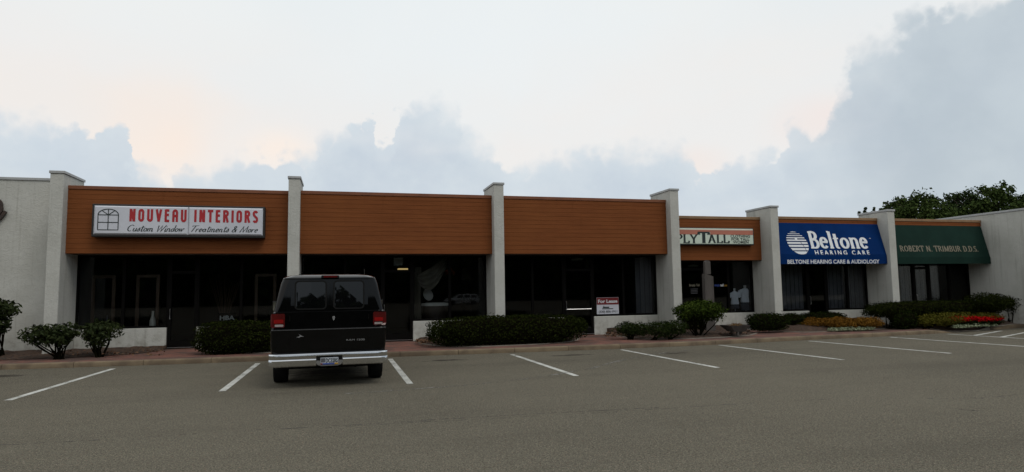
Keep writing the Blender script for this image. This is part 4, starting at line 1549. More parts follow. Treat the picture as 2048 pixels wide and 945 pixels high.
# round table with cloth, oval mirror leaning on it
Yt = 21.3
tcx = gy(870, 612, Yt)
t = thing('round_table', 'small round dark table under a white cloth in the draped window', 'table', (tcx.x, Yt, .16))
MB().lathe([(.42, 0), (.44, .06), (.44, 1.05), (.42, 1.07)], (tcx.x, Yt, .165), 24).build('drum', M['dark_wood'], t, angle=40)
tag(MB().lathe([(.0, .06), (.30, .055), (.44, .03), (.47, -.05), (.455, -.05), (.45, .0)], (tcx.x, Yt, 1.24), 24).build('table_cloth', M['cloth'], angle=50), 'white cloth lying over the round dark table', 'tablecloth')
oc = gy(855.5, 590, Yt)
om = thing('oval_mirror', 'tilted pale oval tabletop mirror on a small dark stand', 'mirror', (oc.x, Yt, 1.30))
ov = MB()
pr = arc(0, 0, .165, .20, 0, 360, 28)[:-1]
ov.prism([(oc.x + a * .96 - b * .22, oc.z + b * .96 + a * .10) for a, b in pr], 'y', Yt - .12, Yt - .09)
ov.build('mirror_plate', M['cloth'], om)
MB().tube([(oc.x + .04, Yt - .10, oc.z - .12), (oc.x + .02, Yt - .02, 1.40), (oc.x, Yt - .05, 1.31)], [.02, .015, .05], 8).build('stand', M['dark_wood'], om)
# hanging flowers
fc_ = gy(900, 545, 21.2)
t = thing('hanging_flowers', 'bunch of orange flowers hanging in the draped window', 'flowers', (fc_.x, 21.2, fc_.z))
Pp, Nn = blob_leaves([(fc_.x - .11, 21.2, fc_.z, .07, .07, .07), (fc_.x + .10, 21.2, fc_.z - .01, .08, .07, .07), (fc_.x, 21.2, fc_.z + .09, .06, .06, .07)], 900)
leaf_mesh('flowers', M['orange'], Pp, Nn, .05, .035, t)
MB().tube([(fc_.x, 21.2, fc_.z + .1), (fc_.x, 21.2, 3.14)], .006, 5).build('cord', M['dark_wood'], t)
# framed picture at the back
a, b = gy(923, 561, 22.5), gy(942, 535, 22.5)
t = thing('framed_picture', 'faint framed picture on an easel deep in the draped window', 'picture', ((a.x + b.x) / 2, 22.5, .16))
MB().box(a.x, b.x, 22.5, 22.53, a.z, b.z, .005).build('frame', M['dark_wood'], t)
MB().box(a.x + .04, b.x - .04, 22.494, 22.498, a.z + .04, b.z - .04).build('canvas', M['drape'], t)
e = MB()
for dx in (-.12, .12):
    e.tube([((a.x + b.x) / 2 + dx * .4, 22.56, b.z), ((a.x + b.x) / 2 + dx * 2, 22.56, .165)], .012, 6)
e.tube([((a.x + b.x) / 2, 22.58, b.z), ((a.x + b.x) / 2, 23.0, .165)], .012, 6)
e.build('easel', M['dark_wood'], t)


# mannequins
def mannequin(px, py_top, py_hem, py_bot, Yd, wscale, lab, stub):
    top_ = gy(px, py_top, Yd)
    hem = gy(px, py_hem, Yd).z
    bot = gy(px, py_bot, Yd).z
    t = thing('mannequin', lab, 'mannequin', (top_.x, Yd, .16), group='dressed torso mannequins in the clothing shop')
    c = top_
    H_ = top_.z - hem
    w = wscale
    def lo(prof, name, m):
        mb = MB()
        mb.lathe(prof, (c.x, Yd, 0), 20, .55)
        return mb.build(name, m, t, angle=60)
    lo([(.055 * w, top_.z - .20), (.05 * w, top_.z - .08), (.06 * w, top_.z - .02), (.045 * w, top_.z)], 'neck', M['skin_form'])
    sh = top_.z - .14
    s = MB()
    s.lathe([(.20 * w, hem), (.205 * w, hem + .05), (.17 * w, hem + (sh - hem) * .45), (.185 * w, hem + (sh - hem) * .68), (.20 * w, sh - .09), (.185 * w, sh - .04), (.12 * w, sh + .005), (.06 * w, sh + .03)], (c.x, Yd, 0), 24, .55)
    for sg_ in (-1, 1):
        s.tube([(c.x + sg_ * .13 * w, Yd, sh - .06), (c.x + sg_ * .22 * w, Yd, sh - .10), (c.x + sg_ * .27 * w, Yd, sh - .19)], [.07 * w, .075 * w, .07 * w], 12)
    s.build('tee_shirt', M['tee'], t, angle=60)
    lo([(.19 * w, .80 if not stub else bot), (.20 * w, bot + .05), (.195 * w, hem - .06), (.17 * w, hem + .02)], 'skirt', M['skirt'])
    st_ = MB()
    st_.tube([(c.x, Yd, .18), (c.x, Yd, bot + .08)], .02, 8)
    st_.lathe([(.16, 0), (.16, .02), (.03, .035)], (c.x, Yd, .162), 18)
    st_.build('stand', M['steel'], t)


mannequin(1468.5, 577, 609, 618, YS + .30, .82, 'smaller dressed mannequin torso in a pale tee with dark shorts', True)
mannequin(1489.5, 571, 605, 621, YS + .36, 1.0, 'taller dressed mannequin torso in a pale tee with a dark skirt', True)

# ------------------------------------------------------------------ POST AND WHEELBARROW PLANTER
pg = gz(1417, 670, .18)
pY = 18.6
pL, pT = gy(1409, 548, pY), gy(1427, 552, pY)
fin = gy(1416, 521, pY)
t = thing('garden_post', 'weathered grey wooden post with a rounded finial behind the bright shrub', 'post', (fin.x, pY, .17))
bx = MB()
bx.add([(pL.x, pY, .15), (pT.x - .06, pY, .15), (pT.x - .06, pY, pT.z - .0), (pL.x, pY, pL.z), (pL.x, pY + .16, .15), (pT.x - .06, pY + .16, .15), (pT.x - .06, pY + .16, pT.z), (pL.x, pY + .16, pL.z)],
       [(0, 1, 2, 3), (4, 7, 6, 5), (0, 3, 7, 4), (1, 5, 6, 2), (3, 2, 6, 7), (0, 4, 5, 1)])
bx.build('board', M['grey_wood'], t)
MB().box(pT.x - .058, pT.x, pY + .01, pY + .15, .15, pT.z - .02, .006).build('side_rail', M['grey_wood'], t)
fm = MB()
fw = (gy(1422, 540, pY).x - gy(1411, 540, pY).x) / 2
fm.box(fin.x - fw, fin.x + fw, pY + .02, pY + .14, pL.z - .02, fin.z - .07, .006)
fm.prism([(fin.x + a, fin.z - .072 + b) for a, b in arc(0, 0, fw, .07, 0, 180, 12)], 'y', pY + .025, pY + .135)
fm.build('finial', M['grey_wood'], t, angle=35)

wl, wr = gz(1450, 660, .15), gz(1495, 660, .15)
wb = gz(1476, 671.5, .17)
sc_ = ground_scale(wb)
wcx, wcy = wb.x + .12, wb.y + .25
t = thing('wheelbarrow_planter', 'old grey wheelbarrow planter on the brick edge right of the bright shrub', 'planter', (wcx, wcy, .16))
u = 1 / sc_
zr = .17 + 20 * u       # rim height above the ground in metres
tray = MB()
vs, fs = [], []
for (hx0, hx1, hy, z) in ((-12.5 * u, 11 * u, .20, .17 + 7 * u), (-26 * u, 20 * u, .32, zr), (-24.5 * u, 18.5 * u, .295, zr), (-23 * u, 17 * u, .28, zr - .05)):
    vs += [(wcx + hx0, wcy - hy, z), (wcx + hx1, wcy - hy, z), (wcx + hx1, wcy + hy, z), (wcx + hx0, wcy + hy, z)]
for i in range(3):
    for k in range(4):
        fs.append((i * 4 + k, i * 4 + (k + 1) % 4, (i + 1) * 4 + (k + 1) % 4, (i + 1) * 4 + k))
fs += [(0, 1, 2, 3), (12, 13, 14, 15)]
tray.add(vs, fs).build('tray', M['grey_wood'], t)
lg = MB()
for sy in (-.17, .17):
    lg.box(wcx - 6 * u, wcx - 2.5 * u, wcy + sy - .03, wcy + sy + .03, .15, .17 + 8 * u, .005)
lg.build('leg', M['grey_wood'], t)
wh = MB()
wx_ = wcx + 6 * u
wh.tube([(wx_, wcy - .04, .17 + 5.5 * u), (wx_, wcy + .04, .17 + 5.5 * u)], 5.5 * u, 18)
wh.build('wheel', M['dark_wood'], t, angle=40)
hd = MB()
for sy in (-.24, .24):
    hd.tube([(wcx + 9 * u, wcy + sy * .6, .17 + 7 * u), (wcx - 20 * u, wcy + sy, zr - .05), (wcx - 27 * u, wcy + sy, zr - .01)], .018, 6)
hd.build('handle', M['grey_wood'], t)
Pp, Nn = blob_leaves([(wcx, wcy, zr - .0, .20, .16, .06)], 700, amp=.3)
tag(leaf_mesh('dry_plants', M['ochre'], Pp, Nn, .06, .02), 'dry brown plants growing in the wheelbarrow planter', 'plants')

# ------------------------------------------------------------------ VAN
vt = thing('van', 'black passenger van parked nose in at the kerb with a chrome rear bumper', 'van', (-.168, 11.85, 0), math.radians(1.2))


def ring(hw_, yr, yf, r, z, k=5):
    o = []
    r = min(r, hw_ * .98, (yf - yr) / 2 * .98)
    for cx, cy, a in ((hw_ - r, yf - r, 0), (-hw_ + r, yf - r, 90), (-hw_ + r, yr + r, 180), (hw_ - r, yr + r, 270)):
        for i in range(k + 1):
            b = math.radians(a + 90 * i / k)
            o.append((cx + r * math.cos(b), cy + r * math.sin(b), z))
        # hold the flat sides flat: one point just past each end of the corner
        e = min(.012, r * .3)
        q = o[-(k + 1):]
        t0 = math.radians(a)
        o[-(k + 1):] = [(q[0][0] + e * math.sin(t0), q[0][1] - e * math.cos(t0), z)] + q + [(q[-1][0] - e * math.sin(t0 + PI / 2), q[-1][1] + e * math.cos(t0 + PI / 2), z)]
    # extra points along the sides are not needed: panels are planar
    return o


def loft(slices, k=5):
    mb = MB()
    N_ = 4 * (k + 3)
    vs = []
    for s in slices:
        vs += ring(*s, k=k)
    fs = [(i * N_ + j, i * N_ + (j + 1) % N_, (i + 1) * N_ + (j + 1) % N_, (i + 1) * N_ + j) for i in range(len(slices) - 1) for j in range(N_)]
    fs += [tuple(range(N_))[::-1], tuple((len(slices) - 1) * N_ + j for j in range(N_))]
    return mb.add(vs, fs)


#         hw    yr    yf    r    z
VAN = [(.90, .05, 4.50, .10, .34), (.945, .02, 4.60, .10, .42), (.972, .0, 4.68, .10, .60), (.985, .0, 4.70, .09, .73), (.988, .0, 4.70, .09, .74),
       (.988, .0, 4.66, .09, 1.000), (.980, .006, 4.62, .09, 1.012), (.972, .010, 4.50, .09, 1.15), (.960, .014, 4.20, .09, 1.303), (.942, .050, 4.0, .08, 1.318),
       (.925, .052, 3.86, .10, 1.42), (.885, .0695, 3.58, .11, 1.62), (.845, .0852, 3.32, .12, 1.80), (.815, .0922, 3.18, .13, 1.880), (.812, .082, 3.15, .13, 1.888),
       (.795, .088, 3.10, .13, 1.912), (.74, .16, 3.0, .16, 1.945), (.62, .26, 2.85, .2, 1.968), (.35, .5, 2.6, .2, 1.980), (.05, .9, 2.2, .04, 1.985)]
body = loft(VAN, 8).build('body', M['van_paint'], vt, local=True, angle=17)


def rear_y(z):
    return float(np.interp(z, [s[4] for s in VAN], [s[1] for s in VAN]))


def side_x(z):
    return float(np.interp(z, [s[4] for s in VAN], [s[0] for s in VAN]))


def rear_panel(name, m, outline, off, thick, par, hole=None):
    """plate following the rear of the van; outline in (x,z), standing off by off"""
    mb = MB()
    k = len(outline)
    if hole is None:
        fr_ = [(x_, rear_y(z_) - off, z_) for x_, z_ in outline]
        bk = [(x_, rear_y(z_) - off + thick, z_) for x_, z_ in outline]
        mb.add(fr_ + bk, [tuple(range(k))] + [(i, (i + 1) % k, (i + 1) % k + k, i + k) for i in range(k)])
    else:
        a_ = [(x_, rear_y(z_) - off, z_) for x_, z_ in outline]
        b_ = [(x_, rear_y(z_) - off, z_) for x_, z_ in hole]
        c_ = [(x_, rear_y(z_) - off + thick, z_) for x_, z_ in outline]
        d_ = [(x_, rear_y(z_) - off + thick, z_) for x_, z_ in hole]
        mb.add(a_ + b_ + c_ + d_, [(i, (i + 1) % k, (i + 1) % k + k, i + k) for i in range(k)] + [(i, (i + 1) % k, (i + 1) % k + 2 * k, i + 2 * k) for i in range(k)] + [(i + k, (i + 1) % k + k, (i + 1) % k + 3 * k, i + 3 * k) for i in range(k)])
    return mb.build(name, m, par, local=True)


for sgn in (-1, 1):
    x0, x1 = (-.662, -.006) if sgn < 0 else (.006, .662)
    d = MB()
    zs_ = [.66, .73, .745, .99, 1.000, 1.013, 1.15, 1.30, 1.303, 1.318, 1.42, 1.62, 1.80, 1.865]
    vs = []
    for z in zs_:
        for xx in (x0, x1):
            vs.append((xx, rear_y(z) - .007, z))
    for z in zs_:
        for xx in (x0, x1):
            vs.append((xx, rear_y(z) + .01, z))
    k = len(zs_) * 2
    fs = [(2 * i, 2 * i + 1, 2 * i + 3, 2 * i + 2) for i in range(len(zs_) - 1)]
    fs += [(2 * i, 2 * i + 2, 2 * i + 2 + k, 2 * i + k) for i in range(len(zs_) - 1)] + [(2 * i + 1, 2 * i + 3, 2 * i + 3 + k, 2 * i + 1 + k) for i in range(len(zs_) - 1)]
    fs += [(0, 1, 1 + k, k), (k - 2, k - 1, 2 * k - 1, 2 * k - 2)]
    door = d.add(vs, fs).build('rear_door', M['van_paint'], vt, local=True)
    wx0, wx1 = (-.60, -.055) if sgn < 0 else (.055, .60)
    wg = rear_panel('rear_window', M['tint'], rrect(wx0 + .025, wx1 - .025, 1.372, 1.835, .05), .010, .012, door)
    rear_panel('gasket', M['rubber'], rrect(wx0, wx1, 1.345, 1.86, .065), .016, .014, wg, hole=rrect(wx0 + .025, wx1 - .025, 1.370, 1.837, .05))
    # hinges
    hg = MB()
    for z in (.80, 1.20):
        hg.tube([(sgn * .672, rear_y(z) - .010, z - .05), (sgn * .672, rear_y(z) - .010, z + .05)], .012, 8)
    hg.build('hinge', M['van_paint'], door, local=True)
    # tail lamp, wrapping the corner a little
    tl = MB()
    xo = sgn * .987
    xi = sgn * .752
    ol = rrect(min(xi, xo), max(xi, xo), 1.045, 1.288, .035)
    k = len(ol)
    def ty(x_):
        e = max(0, abs(x_) - .90)
        return -.016 + e * e * 6.0
    tl.add([(x_, ty(x_), z_) for x_, z_ in ol] + [(x_, .06, z_) for x_, z_ in ol], [tuple(range(k))] + [(i, (i + 1) % k, (i + 1) % k + k, i + k) for i in range(k)])
    to = tl.build('tail_light', M['tail_dark'], vt, local=True)
    q = MB()
    q.prism(rrect(min(sgn * .775, sgn * .93), max(sgn * .775, sgn * .93), 1.118, 1.185, .02), 'y', -.0235, -.0165)
    q.build('brake_lens', M['tail_red'], to, local=True)
    q = MB()
    q.prism(rrect(min(sgn * .775, sgn * .915), max(sgn * .775, sgn * .915), 1.063, 1.100, .014), 'y', -.0235, -.0165)
    q.build('reverse_lens', M['clear_lens'], to, local=True)
    # side glass
    sw_ = MB()
    for (ya, yb) in ((.35, 1.35), (1.48, 2.45), (2.62, 3.30)):
        z0, z1 = 1.38, 1.80
        yb2 = yb if yb < 3 else 3.15
        sw_.add([(sgn * (side_x(z0) + .006), ya, z0), (sgn * (side_x(z0) + .006), yb + (.25 if yb > 3 else 0), z0), (sgn * (side_x(z1) + .006), yb2, z1), (sgn * (side_x(z1) + .006), ya, z1)], [(0, 1, 2, 3)])
    sw_.build('side_window', M['tint'], vt, local=True)
    # mirror
    mr = MB()
    mr.box(min(sgn * 1.02, sgn * 1.20), max(sgn * 1.02, sgn * 1.20), 3.22, 3.30, 1.26, 1.48, .015)
    mo = mr.build('mirror', M['van_paint'], vt, local=True)
    MB().box(min(sgn * 1.035, sgn * 1.185), max(sgn * 1.035, sgn * 1.185), 3.214, 3.2185, 1.275, 1.465).build('mirror_glass', M['chrome'], mo, local=True)
    MB().tube([(sgn * .93, 3.28, 1.33), (sgn * 1.03, 3.27, 1.35)], .02, 8).build('mirror_arm', M['rubber'], mo, local=True)
    # wheels
    for yw in (.93, 3.72):
        w = MB()
        wn = 28
        xa_, xb_ = sgn * .735, sgn * .975
        prof = [(0.20, xa_), (.345, xa_), (.362, xa_ + sgn * .03), (.362, xb_ - sgn * .03), (.345, xb_), (.22, xb_ + sgn * .005)]
        vs = []
        for r, xx in prof:
            for k in range(wn):
                a_ = 2 * PI * k / wn
                vs.append((xx, yw + r * math.cos(a_), .362 + r * math.sin(a_)))
        fs = [(i * wn + k, i * wn + (k + 1) % wn, (i + 1) * wn + (k + 1) % wn, (i + 1) * wn + k) for i in range(len(prof) - 1) for k in range(wn)]
        fs += [tuple(range(wn))]
        ty_ = w.add(vs, fs).build('wheel', M['rubber'], vt, local=True, angle=35)
        rm = MB()
        prof = [(.222, xb_ + sgn * .001), (.21, xb_ - sgn * .02), (.15, xb_ - sgn * .015), (.08, xb_ + sgn * .01), (.03, xb_ + sgn * .012)]
        vs = []
        for r, xx in prof:
            for k in range(wn):
                a_ = 2 * PI * k / wn
                vs.append((xx, yw + r * math.cos(a_), .362 + r * math.sin(a_)))
        fs = [(i * wn + k, i * wn + (k + 1) % wn, (i + 1) * wn + (k + 1) % wn, (i + 1) * wn + k) for i in range(len(prof) - 1) for k in range(wn)]
        fs += [tuple((len(prof) - 1) * wn + k for k in range(wn))]
        rm.add(vs, fs).build('rim', M['steel'], ty_, local=True, angle=35)
        ar = MB()
        ol = [(yw + .43 * math.cos(math.radians(a_)), .362 + .43 * math.sin(math.radians(a_))) for a_ in range(-3, 184, 11)]
        ar.prism(ol, 'x', sgn * .90, sgn * .990)
        ar.build('wheel_arch', M['rubber'], vt, local=True)
# windscreen, nose
ws = MB()
def front_y(z):
    return float(np.interp(z, [s[4] for s in VAN], [s[2] for s in VAN]))
ws.add([(-.80, front_y(1.36) + .008, 1.36), (.80, front_y(1.36) + .008, 1.36), (.70, front_y(1.85) + .008, 1.85), (-.70, front_y(1.85) + .008, 1.85)], [(0, 1, 2, 3)])
ws.build('windscreen', M['tint'], vt, local=True)
MB().box(-.62, .62, 4.66, 4.715, .70, .98, .01).build('grille', M['black'], vt, local=True)
for sgn in (-1, 1):
    MB().box(min(sgn * .64, sgn * .88), max(sgn * .64, sgn * .88), 4.65, 4.712, .76, .96, .012).build('headlight', M['clear_lens'], vt, local=True)
MB().box(-.95, .95, 4.62, 4.80, .40, .60, .03).build('front_bumper', M['chrome'], vt, local=True)
ub = MB()
ub.box(-.70, .70, .25, 4.4, .30, .345)
ub.tube([(-.9, .93, .362), (.9, .93, .362)], .06, 10)
ub.lathe([(.02, -.14), (.12, -.11), (.15, 0), (.12, .11), (.02, .14)], (0.0, .93, .362), 14)
ub.tube([(.45, .15, .33), (.45, 1.6, .30)], .03, 8)
ub.build('underbody', M['rubber'], vt, local=True)
# rear bumper: a formed profile with a recess for the plate
BP = [(.0, .598), (-.10, .602), (-.135, .594), (-.152, .575), (-.154, .560), (-.150, .548), (-.139, .502), (-.160, .493), (-.164, .484), (-.150, .395), (-.13, .378), (-.02, .378)]


def bumper_part(mb, x0, x1, prof, seg=1, cap0=True, cap1=True, wrap=0):
    m_ = len(prof)
    vs = []
    for i in range(seg + 1):
        u_ = i / seg
        xx = x0 + (x1 - x0) * u_
        for a_, z in prof:
            back = 0.
            if wrap < 0:
                back = max(0, (-(xx) - .86)) ** 2 * 4.5
            if wrap > 0:
                back = max(0, (xx - .86)) ** 2 * 4.5
            vs.append((xx, min(a_ + back, .02), z))
    fs = [(i * m_ + j, i * m_ + j + 1, (i + 1) * m_ + j + 1, (i + 1) * m_ + j) for i in range(seg) for j in range(m_ - 1)]
    if cap0:
        fs.append(tuple(range(m_)))
    if cap1:
        fs.append(tuple(seg * m_ + j for j in range(m_))[::-1])
    mb.add(vs, fs)


bp = MB()
bumper_part(bp, -1.0, -.225, BP, 18, wrap=-1)
bumper_part(bp, .225, 1.0, BP, 18, wrap=1)
bumper_part(bp, -.2249, .2249, BP[:6] + [(-.03, .546), (.0, .546)], 1)
bp.add([(-.2249, -.03, .385), (.2249, -.03, .385), (.2249, -.03, .546), (-.2249, -.03, .546)], [(0, 1, 2, 3)])
bpo = bp.build('rear_bumper', M['chrome'], vt, local=True, angle=25)
MB().box(-.222, .222, -.045, -.032, .39, .543).build('plate_recess', M['black'], bpo, local=True)
pf = MB()
for sgn in (-1, 1):
    pf.prism([(sgn * .145, .380), (sgn * .19, .390), (sgn * .222, .43), (sgn * .225, .468), (sgn * .165, .468), (sgn * .15, .44)], 'y', -.150, -.10)
pf.box(-.15, .15, -.150, -.11, .375, .388)
pf.build('plate_bracket', M['steel'], bpo, local=True)
pl = MB().box(-.150, .150, -.136, -.130, .395, .515, .001).build('licence_plate', M['plate'], vt, local=True)
for (x0, x1, mk) in ((-.148, -.115, 'lease_red'), (-.114, .085, 'plate_blue'), (.086, .148, 'plate_gold')):
    MB().box(x0, x1, -.1395, -.1365, .397, .420).build('plate_band', M[mk], pl, local=True)
MB().box(-.142, -.072, -.1390, -.1365, .432, .505).build('county_tag', M['blind'], pl, local=True)
fit_font('plate_characters', 'DC32RS', (-.062, -.1365, .430), (.140, -.1365, .430), UP * .072, TO, M['ink'], pl, bold=.03, local=True)
fit_font('badge_lettering', 'RAM 1500', (.285, -.0085, .782), (.605, -.0085, .782), UP * .034, TO, M['badge'], vt, bold=.0, local=True)
eb = MB()
eb.prism([(.050, 1.225), (.082, 1.225), (.088, 1.20), (.078, 1.160), (.066, 1.150), (.054, 1.160), (.044, 1.20)], 'y', -.006, .004)
eb.build('lock_emblem', M['badge'], vt, local=True)
sk_ = MB()      # the little dart shaped mark low on the left door
sk_.prism([(-.56, .872), (-.515, .886), (-.50, .905), (-.525, .925), (-.485, .908), (-.47, .895), (-.43, .880), (-.49, .880), (-.505, .866)], 'y', rear_y(.88) - .011, rear_y(.88) - .006)
sk_.build('door_emblem', M['badge'], vt, local=True)
tm = MB()
tm.box(-.975, .975, -.012, .004, .992, 1.004, .002)
tm.build('trim_line', M['trim_dark'], vt, local=True)
q = MB().prism(rrect(-.155, .155, 1.906, 1.950, .018), 'y', .05, .16)
bl = q.build('brake_light', M['rubber'], vt, local=True)
MB().prism(rrect(-.115, .125, 1.911, 1.945, .014), 'y', .044, .0495).build('brake_light_lens', M['tail_dark'], bl, local=True)
rb = MB()
for xx in (-.52, -.31, -.1, .11, .32, .53):
    rb.box(xx - .03, xx + .03, .55, 2.5, 1.955, 1.990, .006)
rb.build('roof_rib', M['van_paint'], vt, local=True)
MB().tube([(.80, 3.72, 1.28), (.80, 3.62, 2.20)], [.006, .003], 6).build('antenna', M['steel'], vt, local=True)

# ------------------------------------------------------------------ WHITE CAR ACROSS THE LOT (mirrored in a window)
ct = thing('parked_car', 'white wagon across the lot, seen only as a reflection in the draped window', 'car', (gy(957, 612, 85).x, -44, 0), math.radians(90))
CAR = [(.80, .05, 4.45, .2, .22), (.88, .0, 4.6, .22, .40), (.90, .0, 4.62, .22, .62), (.885, .05, 4.45, .25, .88), (.86, .08, 3.55, .2, .96), (.70, .35, 2.85, .2, 1.38), (.62, .5, 2.6, .2, 1.45), (.3, .8, 2.2, .2, 1.475)]
loft(CAR).build('body', M['car_white'], ct, local=True, angle=30)
for sgn in (-1, 1):
    q = MB()
    for (ya, yb) in ((.45, 1.15), (1.3, 2.1), (2.2, 3.2)):
        xa_, xb_ = .86 * sgn + sgn * .006, .715 * sgn + sgn * .006
        q.add([(xa_, ya, .985), (xa_, yb, .985), (xb_, yb - (.5 if yb > 3 else .03), 1.34), (xb_, ya + (.12 if ya < .5 else .03), 1.34)], [(0, 1, 2, 3)])
    q.build('side_window', M['tint'], ct, local=True)
    for yw in (.85, 3.65):
        MB().tube([(sgn * .70, yw, .32), (sgn * .91, yw, .32)], .32, 22).build('wheel', M['rubber'], ct, local=True, angle=40)

# ------------------------------------------------------------------ SHRUBS
def hedge(name, lab, px0, px1, ytop, ybase, depth, m, leaf=(.055, .034), dens=900, pw=3.2, cat='hedge', zbot=.05, amp=.06, group=None, end=None, freq=4., zb=.17, stems=0):
    """clipped hedge: front foot from the picture, real depth behind it"""
    a, b = gz(px0, ybase, zb), gz(px1, ybase if end is None else end, zb)
    mid = (a + b) / 2
    sc_ = ground_scale(Vector((mid.x, mid.y + depth / 2, .5)))
    cy = mid.y + depth / 2
    A, B = gy(px0, ytop, cy), gy(px1, ytop, cy)
    ht = gy((px0 + px1) / 2, ytop, cy).z
    cx, rx = (A.x + B.x) / 2, (B.x - A.x) / 2
    z0 = zb + zbot
    t = thing(name, lab, cat, (cx, cy, zb - .02), group=group)
    rz, cz = (ht - z0) / 2, (ht + z0) / 2
    P, Nn = blob_leaves([(cx, cy, cz, rx, depth / 2, rz)], dens, amp=amp, pw=pw, freq=freq, shell=.3)
    # a few shoots that stand out of the clipped surface
    k = int(len(P) * .05)
    P[:k] += Nn[:k] / np.linalg.norm(Nn[:k], axis=1)[:, None] * rng.uniform(.02, .10, (k, 1))
    leaf_mesh('foliage', m, P, Nn, leaf[0], leaf[1], t)
    mb = MB()
    core(mb, cx, cy, cz, rx * .86, depth * .43, rz * .82, pw)
    ns = max(2, int(rx * 4))
    for i in range(ns):
        xx = cx - rx * .75 + rx * 1.5 * (i + .5) / ns
        mb.tube([(xx, cy, zb - .05), (xx + rng.normal() * .05, cy + rng.normal() * .08, cz)], [.022, .014], 6)
    for i in range(stems):
        xx = cx - rx * .95 + rx * .5 * rng.uniform(0, 1)
        yy = cy - depth * .45 * rng.uniform(.2, 1)
        mb.tube([(cx - rx * .55 + rng.normal() * .12, cy, zb - .05), ((xx + cx - rx * .55) / 2, yy, zb + (cz - zb) * .45), (xx, yy, cz)], [.018, .013, .008], 5)
    mb.build('branches', M['twig'], t)
    return t


hedge('clipped_hedge', 'clipped dark hedge left of the van, under the first shop window', 391, 566, 642, 706, 1.1, M['hedge2'], zbot=-.05, pw=4.2, dens=1500)
hedge('clipped_hedge', 'long clipped hedge right of the van, in front of a wing wall', 856, 1166, 631, 692, 1.2, M['hedge2'], end=686, zbot=-.05, pw=4.2, dens=1500)
hedge('boxwood_shrub', 'squat boxwood shrub just right of the wheelbarrow planter', 1496, 1572, 627, 658.5, .7, M['boxwood'], cat='shrub', zbot=-.08, pw=4.2, zb=.27, dens=1300)
hedge('boxwood_shrub', 'small boxwood shrub peeping behind the lime shrub under the blue awning', 1566, 1604, 627, 653, .7, M['boxwood'], cat='shrub', zbot=.02, pw=2.8, zb=.27)
hedge('boxwood_shrub', 'low wide boxwood hedge behind the ochre shrubs', 1599, 1687, 624.5, 648, .8, M['boxwood'], cat='shrub', zbot=.02, pw=3.2, zb=.3)
hedge('clipped_hedge', 'big clipped hedge with bare stems under the green awning', 1731, 1962, 602, 654, 1.2, M['hedge2'], zbot=.30, pw=3.2, zb=.2, end=653, stems=26, dens=1300)
hedge('boxwood_shrub', 'round boxwood ball in front of the big hedge by the green awning', 1783, 1829, 622, 658, .6, M['boxwood'], cat='shrub', zbot=-.02, pw=3.0, zb=.16, dens=1300)


def loose(name, lab, blobs_px, m, leaf, dens, Yoff=.3, zb=.17, amp=.16, group=None, cat='shrub', jit=1.2, shell=.6, stems=6, up=.35, freq=5.):
    """blobs_px: (px0, px1, ytop, ybot) lobes; the plant's foot comes from the first tuple (px, ybase)"""
    (fx, fy) = blobs_px[0]
    foot = gz(fx, fy, zb)
    cy = foot.y + Yoff
    t = thing(name, lab, cat, (foot.x, cy, zb - .01), group=group)
    bl_ = []
    for (p0, p1, yt_, yb_) in blobs_px[1:]:
        A, B = gy(p0, (yt_ + yb_) / 2, cy), gy(p1, (yt_ + yb_) / 2, cy)
        z1, z0 = gy((p0 + p1) / 2, yt_, cy).z, gy((p0 + p1) / 2, yb_, cy).z
        rx = (B.x - A.x) / 2
        bl_.append(((A.x + B.x) / 2, cy + rng.uniform(-.12, .12), (z0 + z1) / 2, rx, min(rx, .8), (z1 - z0) / 2))
    P, Nn = blob_leaves(bl_, dens, amp=amp, freq=freq, shell=shell, jit=jit, up=up, out=.6)
    P[:, 2] = np.maximum(P[:, 2], zb + .02)
    leaf_mesh('foliage', m, P, Nn, leaf[0], leaf[1], t)
    if stems:
        mb = MB()
        for b in bl_:
            for i in range(stems):
                e = Vector((b[0] + b[3] * rng.uniform(-.7, .7), b[1] + b[4] * rng.uniform(-.6, .6), b[2] + b[5] * rng.uniform(-.5, .5)))
                s0 = Vector((foot.x + rng.normal() * .05, cy + rng.normal() * .05, zb - .06))
                md = s0.lerp(e, .5) + Vector((rng.normal() * .04, rng.normal() * .04, -.03))
                mb.tube([s0, md, e], [.022, .016, .006], 6)
        mb.build('branches', M['twig'], t)
    return t


loose('leafy_shrub', 'tall leafy shrub cut off by the left edge of the photo', [(-14, 716), (-75, 37, 598, 645), (-60, 26, 630, 670)], M['rhodo'], (.13, .055), 430, amp=.2)
loose('leafy_shrub', 'leafy spreading shrub on bare trunks before the white left wall', [(112, 717), (44, 112, 650, 690), (70, 160, 646, 684), (85, 150, 660, 694)], M['rhodo'], (.12, .05), 330, amp=.2, stems=5)
loose('leafy_shrub', 'leafy shrub with flower buds below the first shop window', [(189, 713), (155, 205, 644, 684), (170, 243, 641, 682), (170, 222, 655, 696)], M['rhodo'], (.12, .05), 330, amp=.2, stems=5)
loose('juniper_shrub', 'low feathery juniper leftmost under the lease sign window', [(1268, 677), (1233, 1278, 644, 672), (1255, 1302, 645, 674)], M['juniper'], (.10, .022), 900, amp=.25, zb=.18)
loose('juniper_shrub', 'low feathery juniper in the middle beside the wing wall', [(1315, 677), (1288, 1345, 642, 674)], M['juniper'], (.10, .022), 900, amp=.25, zb=.19)
loose('juniper_shrub', 'low feathery juniper touching the foot of the bright shrub', [(1350, 676), (1328, 1374, 640, 672)], M['juniper'], (.10, .022), 900, amp=.25, zb=.19)
t = loose('bright_shrub', 'bright green flat topped shrub on thin grey stems before the clothing shop', [(1412, 673), (1352, 1400, 606, 642), (1385, 1444, 604, 642), (1366, 1430, 601, 634)], M['shrub'], (.085, .04), 800, amp=.2, zb=.18, stems=5, Yoff=.45)
